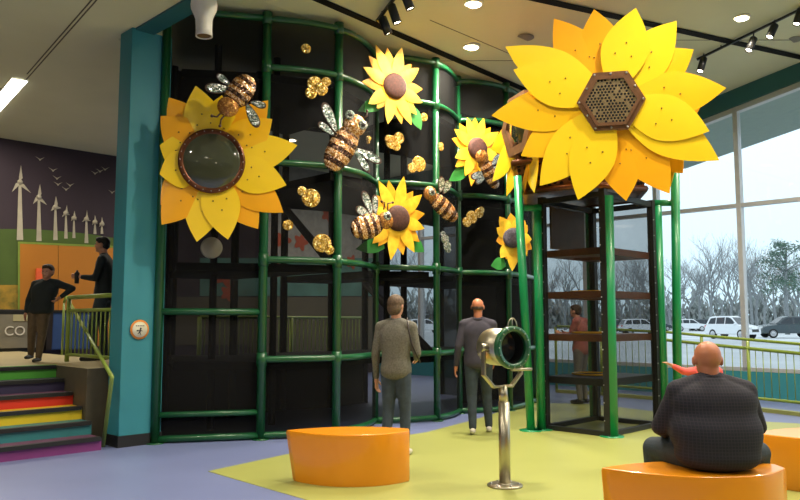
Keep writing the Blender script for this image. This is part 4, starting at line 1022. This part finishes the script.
mb = MB(); mb.box(cpos+Z*.735, (.78, .53, .05), (U, N, Z)); mb.build('lid', 'black', t)
mb = MB(); mb.box(cpos-U*.42+Z*.37, (.1, .52, .74), (U, N, Z)); mb.build('side_panel', 'leather', t)
c = on_wall(39, 275, .06); mb = MB(); mb.box(c, (.11, .05, .26), (U, N, Z)); o = mb.build('alarm_light', ['sign_red']); base(o); tag(o, 'small red light fixed on the orange wall behind the boy', 'wall light')
# round sign on column
sc = RP(139.5, 329.5, c1-N*.012, -N)
t = thing('round_sign', 'round cream sign with orange-red rim and dark figure on the teal column', 'sign', sc)
mb = MB(); mb.lathe(sc, -N, [(0, .0), (.115, .0), (.115, .008), (0, .008)], 30); mb.build('rim', 'sign_orange', t)
mb = MB(); mb.lathe(sc, -N, [(0, .008), (.092, .008), (.092, .012), (0, .012)], 30); mb.build('face', 'sign_cream', t)
mb = MB()
f0 = sc-N*.015
mb.ball(f0+Z*.012+U*.008, (.012, .012, .003), (U, Z, N), 10, 6)
for (x0, z0, x1, z1, w) in ((.006, 0, -.004, -.035, .013), (-.004, -.035, .012, -.06, .006), (-.004, -.03, -.025, -.05, .006), (.004, -.005, .03, -.02, .005), (.004, -.005, -.028, -.012, .006), (-.02, -.012, -.04, -.012, .012)):
    mb.tube([f0+U*x0+Z*z0, f0+U*x1+Z*z1], w*.7, 6)
mb.build('figure', 'ink', t)
mb = MB()
for q in range(5): mb.box(f0+U*(-.045+q*.022)+Z*(.043), (.014, .003, .01), (U, N, Z))
mb.build('caption_marks', 'ink', t)

# ================================================================= CEILING FIXTURES
def light(kind, name, loc, energy, col=(1, .89, .72), size=.2, rot=None, target=None, spot=1.2):
    l = bpy.data.lights.new(name, kind); l.energy = energy; l.color = col
    if kind == 'AREA': l.shape = 'DISK'; l.size = size
    elif kind == 'SPOT': l.spot_size = spot; l.spot_blend = .6; l.shadow_soft_size = size
    else: l.shadow_soft_size = size
    o = bpy.data.objects.new(name, l); C.objects.link(o); o.location = loc
    if target is not None: o.rotation_euler = (V(target)-V(loc)).to_track_quat('-Z', 'Y').to_euler()
    return o
def downlight(p, label=None, energy=125, glow='lamp_glow', r=.11):
    t = thing('downlight', label, 'ceiling light', p, 'round ceiling downlights')
    mb = MB(); mb.lathe(p, -Z, [(r*1.0, -.02), (r*1.0, .012), (r*1.25, .012), (r*1.28, -.02)], 24, closed=True); mb.build('trim_ring', 'white_paint', t)
    mb = MB(); mb.lathe(p, -Z, [(0, .016), (r*.98, .016)], 24); mb.build('lamp', glow, t)
    lo = light('AREA', 'downlight_beam', p-Z*.05, energy, size=r*2); lo.data.spread = 2.6; lo.parent = t; lo.location = V((0, 0, -.05))
downlight(CPt(473, 4), 'bright downlight at the top edge above the highest sunflower')
downlight(CPt(471, 47), 'bright downlight below the first, nearer the curved netting top')
downlight(CPt(741, 18), 'bright downlight at upper right between the sunflower and track lights')
for (x, y) in ((.5, 6.8), (3.2, 7.2), (5.8, 7.8), (1.5, 3.6), (4.2, 4.0), (4.6, .8), (7.2, 5.), (9.2, 8.6), (7.6, 1.6)):
    a = (x-y)*S2; downlight(V((x, y, zceil(a)-.002)), 'round ceiling downlight outside the picture', 125)
for (x, y) in ((-3.6, 5.0), (-1.6, 2.2), (-5.6, 3.4), (-3., -1.), (.8, -1.6), (-8.3, 5.), (2.6, -4.)):
    if (x+y)*S2 < BL-.4: downlight(V((x, y, 4.948)), 'round ceiling downlight outside the picture', 70)
for (a, b) in ((-12.6, 7.6), (-13.2, 9.8), (-13., 11.6), (-12.6, 13.6)): downlight(AB(a, b, 5.408), 'unseen ceiling downlight added behind the play structure to light the mural', 70)  # unseen lamps, added because the mural behind the structure was unlit
# light from the linear lamp
ll = light('AREA', 'linear_beam', (pL+qL)/2-Z*.06, 130, size=1.); ll.parent = bpy.data.objects['linear_ceiling_light']; ll.location = V((0, 0, -.06))
def track(label, pts, spots, targets, en):
    p, q = CPt(*pts[0]), CPt(*pts[1]); t = thing('track_light_rail', label, 'track lighting', p)
    d = (q-p).normalized(); mb = MB(); mb.box((p+q)/2-Z*.045, ((q-p).length, .035, .035), (d, d.cross(Z).normalized(), d.cross(Z).normalized().cross(d)))
    mb.tube([p.lerp(q, .2)-Z*.04, p.lerp(q, .2)+Z*.02], .01, 6); mb.tube([p.lerp(q, .8)-Z*.04, p.lerp(q, .8)+Z*.02], .01, 6)
    mb.build('rail', 'dark_steel', t)
    for i, ((x0, y0, x1, y1), tg) in enumerate(zip(spots, targets)):
        m0 = RP(x0, y0, p, (d.cross(Z)).normalized()); Yd = m0.y
        if not (4 < Yd < 16): Yd = p.y
        a = P(x0, y0, Yd); b = P(x1, y1, Yd); dd = (b-a).normalized(); dd = (dd+(V(tg)-a).normalized()*.25).normalized(); a2 = a; L = (b-a).length
        h = MB(); h.lathe(a2, dd, [(0, 0), (.05, 0), (.058, .01), (.058, L), (.05, L), (.045, L-.02), (0, L-.02)], 18); sp = h.build('spot_head', 'dark_steel', t)
        s_ = MB(); s_.tube([a2+dd*.05, a2-Z*-.06+V((0, 0, .02)), V((a2.x, a2.y, zceil((a2.x-a2.y)*S2)-.05))], .012, 6); s_.build('stem', 'dark_steel', sp)
        g = MB(); g.lathe(a2+dd*(L-.015), dd, [(0, 0), (.046, 0)], 16); g.build('lamp', 'lamp_glow', sp)
        lo = light('SPOT', 'track_beam', a2+dd*(L+.03), en, target=tg, size=.04, spot=1.0); lo.parent = t; lo.location = lo.location-t.location
track('black ceiling track with three spotlights above the netting', ((377, 18), (404, -18)), [(382, 17, 389, 33), (391, 5, 400, 22), (404, -8, 412, 8)], [P(393, 90, 10.6), P(350, 150, 9.6), P(400, 220, 10.4)], 90)
track('black ceiling track with spotlights running toward the windows at upper right', ((697, 57), (830, -8)), [(704, 58, 700, 73), (754, 38, 749, 52), (775, 25, 770, 39), (801, 9, 797, 25)], [P(640, 120, 9), P(600, 150, 9), P(650, 60, 9), P(620, 330, 9.5)], 75)
for (px, py, lb) in ((524, 38, 'round dark speaker grille in the ceiling left of the giant sunflower'), (793, 40, 'round dark speaker grille in the ceiling at the right edge')):
    p = CPt(px, py); mb = MB(); mb.lathe(p, -Z, [(0, .006), (.13, .006), (.15, .0), (.15, -.01)], 24); o = base(mb.build('ceiling_speaker', 'case_grey')); tag(o, lb, 'speaker')
# white pendant fixture
p0 = P(204, -6, 7.6); ax0 = (P(204, 40, 7.6)-p0).normalized(); k = 7.6/F
t = thing('pendant_speaker', 'white bell-shaped fixture hanging from the ceiling at top left', 'pendant', P(204, 40, 7.6))
mb = MB(); mb.lathe(p0, ax0, [(0, -.02), (.08, -.01), (.128, .05), (.138, .12), (.132, .17), (.105, .23), (.088, .28), (.084, .40), (.088, .46), (.078, .46), (.074, .40), (0, .38)], 28); mb.build('shell', 'white_paint', t)
mb = MB(); mb.lathe(p0, ax0, [(0, .455), (.072, .455)], 20); mb.build('grille', 'brown_panel', t)
mb = MB(); mb.tube([p0-Z*.0, V((p0.x, p0.y, zceil((p0.x-p0.y)*S2)))], .02, 8); mb.build('stem', 'white_paint', t)

# ================================================================= OUTSIDE
mb = MB()
def quadz(mb, pts, z, th=.1): mb.prism([V((x, y, z-th)) for x, y in pts], [V((x, y, z)) for x, y in pts])
gb = [AB(-60, B1+.2), AB(40, B1+.2), AB(40, 160), AB(-150, 160), AB(-150, 12)]
mb.prism([p-Z*.25 for p in gb], [p-Z*.12 for p in gb]); struct(mb.build('ground', 'ground_pale'))
def strip(b0, b1, z, name, m, a0=-80, a1=40):
    mb = MB(); mb.prism([AB(a0, b0, z-.12), AB(a1, b0, z-.12), AB(a1, b1, z-.12), AB(a0, b1, z-.12)], [AB(a0, b0, z), AB(a1, b0, z), AB(a1, b1, z), AB(a0, b1, z)]); return struct(mb.build(name, m))
strip(17.2, 22.5, -.05, 'ground_verge', 'verge'); strip(22.6, 22.95, .0, 'ground_kerb', 'kerb'); strip(26, 60, -.10, 'ground_road', 'asphalt')
# cars
def make_car(label, paint, kind='suv'):
    t = thing('car', label, 'car', (0, 0, 0), None); L, W, Hh = 4.5, 1.84, 1.68
    prof = [(-2.22, .35), (-2.25, .62), (-2.18, .95), (-2.05, 1.02), (2.0 if False else -1.95, 1.06), (-1.5, 1.08), (1.05, 1.08), (1.75, .98), (2.12, .86), (2.24, .62), (2.22, .35)]
    nx = lambda z: W/2*(1-.06*abs(z-.6))
    mb = MB(); n = len(prof)
    rows = []
    for y in (-1, -.86, .86, 1):
        rows.append([V((x*(1 if abs(y) < .9 else .975), y*W/2*(1 if abs(y) > .9 else .995), z if abs(y) < .9 else max(.38, z-.05))) for x, z in prof])
    vs = [p for r in rows for p in r]; fs = []
    for i in range(3):
        for j in range(n): k = (j+1) % n; fs.append((i*n+j, i*n+k, (i+1)*n+k, (i+1)*n+j))
    mb.add(vs, fs, 0, False); mb.add(rows[0], [tuple(range(n))]); mb.add(rows[3], [tuple(range(n))[::-1]]); mb.build('body', paint, t, bevel=.04)
    cb = [(-2.08, 1.04), (-1.80, 1.58), (-1.5, 1.66), (.1, 1.68), (.42, 1.60), (1.15, 1.04)]
    mb = MB(); ins = lambda z: W/2-.06-(z-1.04)*.32
    A = [V((x, ins(z), z)) for x, z in cb]; B = [V((x, -ins(z), z)) for x, z in cb]; n = len(A)
    mb.add(A+B, [tuple(range(n)), tuple(range(n, 2*n))[::-1]]+[(i, (i+1) % n, n+(i+1) % n, n+i) for i in range(n)]); cab = mb.build('cabin', paint, t, bevel=.03)
    for s_ in (-1, 1):
        for (q) in ([(-1.85, 1.10), (-1.66, 1.50), (-1.12, 1.56), (-1.12, 1.10)], [(-1.04, 1.10), (-1.04, 1.56), (-.22, 1.58), (-.22, 1.10)], [(-.14, 1.10), (-.14, 1.58), (.10, 1.58), (.38, 1.50), (.92, 1.10)]):
            f = [V((x, s_*(ins(z)+.008), z)) for x, z in q]; g = MB(); g.prism(f, [p-V((0, s_*.03, 0)) for p in f]); g.build('side_window', 'car_glass', cab)
    for (x0, z0, x1, z1, nm) in ((1.10, 1.10, .46, 1.58, 'windscreen'), (-2.07, 1.10, -1.83, 1.54, 'rear_window')):
        sg = 1 if x0 > 0 else -1; f = [V((x0+sg*.02, -ins(z0)+.06, z0)), V((x0+sg*.02, ins(z0)-.06, z0)), V((x1+sg*.02, ins(z1)-.06, z1)), V((x1+sg*.02, -ins(z1)+.06, z1))]; g = MB(); g.prism(f, [p-V((sg*.03, 0, 0)) for p in f]); g.build(nm, 'car_glass', cab)
    for x in (-1.38, 1.38):
        for s_ in (-1, 1):
            g = MB(); g.lathe(V((x, s_*(W/2-.10), .36)), V((0, s_, 0)), [(0, -.1), (.34, -.1), (.36, -.06), (.36, .08), (.33, .115), (.23, .115)], 24); w_ = g.build('wheel', 'tyre', t)
            g = MB(); g.lathe(V((x, s_*(W/2-.10), .36)), V((0, s_, 0)), [(.235, .112), (.19, .095), (.08, .12), (0, .125)], 10, sm=False); g.build('hubcap', 'hub', w_)
    for s_ in (-1, 1):
        g = MB(); g.box(V((2.17, s_*.66, .80)), (.12, .34, .14)); g.build('headlight', 'kerb', t, bevel=.02)
        g = MB(); g.box(V((-2.20, s_*.74, .90)), (.1, .2, .2)); g.build('tail_light', 'lamp_red', t, bevel=.02)
        g = MB(); g.box(V((.92, s_*.98, 1.12)), (.14, .16, .12)); g.build('mirror', paint, t, bevel=.02)
    g = MB(); g.box(V((2.225, 0, .62)), (.04, 1.0, .2)); g.build('grille', 'black', t)
    return t
def put(t, px, Y, rz, s=1., z=-.1): g = P(px, 320, Y); t.location = V((g.x, g.y, z)); t.rotation_euler = (0, 0, rz); t.scale = (s, s, s)
car = make_car('white compact car parked across the road, front turned to the right', 'car_white'); put(car, 732, 62, -.95, 1.06); car.scale = (.88, 1.0, 1.12)
car2 = make_car('dark blue-green estate car parked right of the white car', 'car_dark'); put(car2, 787, 66, PI-.12, 1.12)
for i, (px, Y, m) in enumerate(((690, 105, 0), (704, 108, 1), (640, 82, 0), (628, 100, 1), (425, 90, 0), (655, 108, 1), (455, 95, 1))):
    c_ = dup(car if m == 0 else car2)
    put(c_, px, Y, .1*i-.2); tag(c_, '%s car parked in the distance, %s' % ('white' if m == 0 else 'dark', ['at the left end of the open view', 'just left of the white compact car', 'seen through the tower netting', 'behind the tower\'s left half', 'seen through the play netting', 'behind the right tower posts', 'behind the walking man'][i]), 'car', 'distant parked cars')
# trees
def tree_mesh(seed, H, m, levels=5, spread=.55, seg=5):
    r = random.Random(seed); mb = MB()
    def grow(p, d, L, rad, lv):
        q = p+d*L*.5+V((r.uniform(-1, 1), r.uniform(-1, 1), 0))*L*.06; e = q+(d+V((r.uniform(-1, 1), r.uniform(-1, 1), .3))*.12).normalized()*L*.5
        mb.tube([p, q, e], [rad, rad*.82, rad*.62], seg if lv > 2 else 3, caps=False)
        if lv == 0: return
        n = 3 if lv > 1 else 3
        for i in range(n):
            ax_ = V((r.uniform(-1, 1), r.uniform(-1, 1), r.uniform(-.2, .5))).normalized(); nd = (d+ax_*spread*r.uniform(.8, 1.5)+Z*.12).normalized()
            s = q if (i == 0 and lv < levels) else e; grow(s, nd, L*r.uniform(.62, .85), rad*.56, lv-1)
    grow(V((0, 0, 0)), V((r.uniform(-.05, .05), 0, 1)), H*.27, H*.017, levels)
    return mb
def tree(seed, px, Y, H, m, label, group=None, name='bare_tree'):
    g = P(px, 320, Y); base_ = V((g.x, g.y, -.12)); mb = tree_mesh(seed, H, m); mb.v = [v+base_ for v in mb.v]
    t = thing(name, label, 'tree', base_, group); mb.build('branches', m, t); return t
protos = [tree(11, 712, 78, 11.5, 'bark_hazed', 'tall bare tree with wide branches left of the right window mullion'), tree(12, 752, 84, 12.5, 'bark_hazed', 'bare spreading tree behind the two parked cars'), tree(13, 731, 88, 12, 'bark_hazed', 'bare tree right behind the white compact car')]
k_ = 0
for (px, Y, s) in [(690, 110, 1.1), (700, 125, 1.3), (722, 118, 1.2), (741, 125, 1.2), (765, 112, 1.1), (775, 128, 1.4), (800, 115, 1.3), (815, 108, 1.2), (670, 118, 1.1), (652, 105, 1.2), (640, 122, 1.4), (622, 112, 1.2), (605, 120, 1.3), (585, 110, 1.2), (565, 118, 1.2), (545, 122, 1.2), (500, 118, 1.2), (470, 120, 1.3), (445, 110, 1.1), (425, 118, 1.3), (405, 124, 1.3), (681, 130, 1.4), (757, 135, 1.5), (632, 88, 1.), (795, 135, 1.5)]:
    t = dup(protos[k_ % 3]); k_ += 1; g = P(px, 320, Y); t.location = V((g.x, g.y, -.12)); t.rotation_euler = (0, 0, k_*1.7); t.scale = (s, s, s*R.uniform(.85, 1.05))
    tag(t, 'bare leafless tree in the hazy far treeline beyond the car park', 'tree', 'bare trees of the far treeline')
# pine
g = P(787, 320, 82); bp_ = V((g.x, g.y, -.12)); t = thing('pine_tree', 'dark green rounded pine standing above the dark parked car', 'tree', bp_)
mb = MB(); r = random.Random(5); mb.tube([bp_, bp_+Z*5, bp_+V((.3, 0, 9.4))], [.26, .2, .08], 6); lf = MB()
for i in range(26):
    an = r.uniform(0, 2*PI); h = r.uniform(4.5, 10.3); rad = r.uniform(.6, 3.1)*(1 if h < 8.5 else .55); e = bp_+V((rad*math.cos(an), rad*math.sin(an), h)); mb.tube([bp_+Z*(h-1.2), e], [.07, .03], 4)
    for j in range(70):
        q = e+V((r.gauss(0, .48), r.gauss(0, .48), r.gauss(0, .26))); d1 = V((r.uniform(-1, 1), r.uniform(-1, 1), r.uniform(-.4, 1))).normalized()*.22; d2 = V((r.uniform(-1, 1), r.uniform(-1, 1), r.uniform(-1, 1))).normalized()*.07
        lf.add([q-d1, q+d2, q+d1, q-d2], [(0, 1, 2, 3)])
mb.build('trunk', 'bark_hazed', t); lf.build('needles', 'pine', t)
# distant brush
for i in range(16):
    px = 395+i*29; g = P(px, 320, 138+6*(i % 3)); b0 = V((g.x, g.y, -.12)); mb = MB(); r = random.Random(100+i)
    for j in range(520):
        q = b0+V((r.uniform(-4.4, 4.4), r.uniform(-1.5, 1.5), abs(r.gauss(0, 2.6))))
        d1 = V((r.uniform(-.5, .5), r.uniform(-.3, .3), r.uniform(.3, 1))).normalized()*r.uniform(.6, 1.3); d2 = V((r.uniform(-1, 1), r.uniform(-1, 1), .1)).normalized()*.28
        mb.add([q-d1, q+d2, q+d1, q-d2], [(0, 1, 2, 3)])
    o = base(mb.build('brush_thicket', 'brush')); tag(o, 'grey-brown brush thicket at the foot of the far treeline', 'bushes', 'far brush thickets')

# ================================================================= LIGHT AND CAMERA
w = bpy.data.worlds.new('world'); S.world = w; w.use_nodes = True; nt = w.node_tree; n = nt.nodes; l = nt.links
bg = n['Background']; tc = n.new('ShaderNodeTexCoord'); sep = n.new('ShaderNodeSeparateXYZ'); l.new(tc.outputs['Generated'], sep.inputs[0])
cr = n.new('ShaderNodeValToRGB'); cr.color_ramp.elements[0].position = .0; cr.color_ramp.elements[0].color = (.58, .76, .86, 1); cr.color_ramp.elements[1].position = .35; cr.color_ramp.elements[1].color = (.80, .90, .97, 1)
l.new(sep.outputs['Z'], cr.inputs['Fac']); l.new(cr.outputs['Color'], bg.inputs['Color']); bg.inputs['Strength'].default_value = 1.55
cam = bpy.data.cameras.new('camera'); co = bpy.data.objects.new('camera', cam); C.objects.link(co); co.location = (0, 0, EYE); co.rotation_euler = (PI/2+TILT, 0, 0)
cam.sensor_width = 36; cam.lens = F/800*36; cam.clip_end = 500; S.camera = co
S.view_settings.view_transform = 'Standard'; S.view_settings.look = 'None'; S.view_settings.gamma = 1; S.view_settings.use_curve_mapping = False
S.view_settings.exposure = 0.0
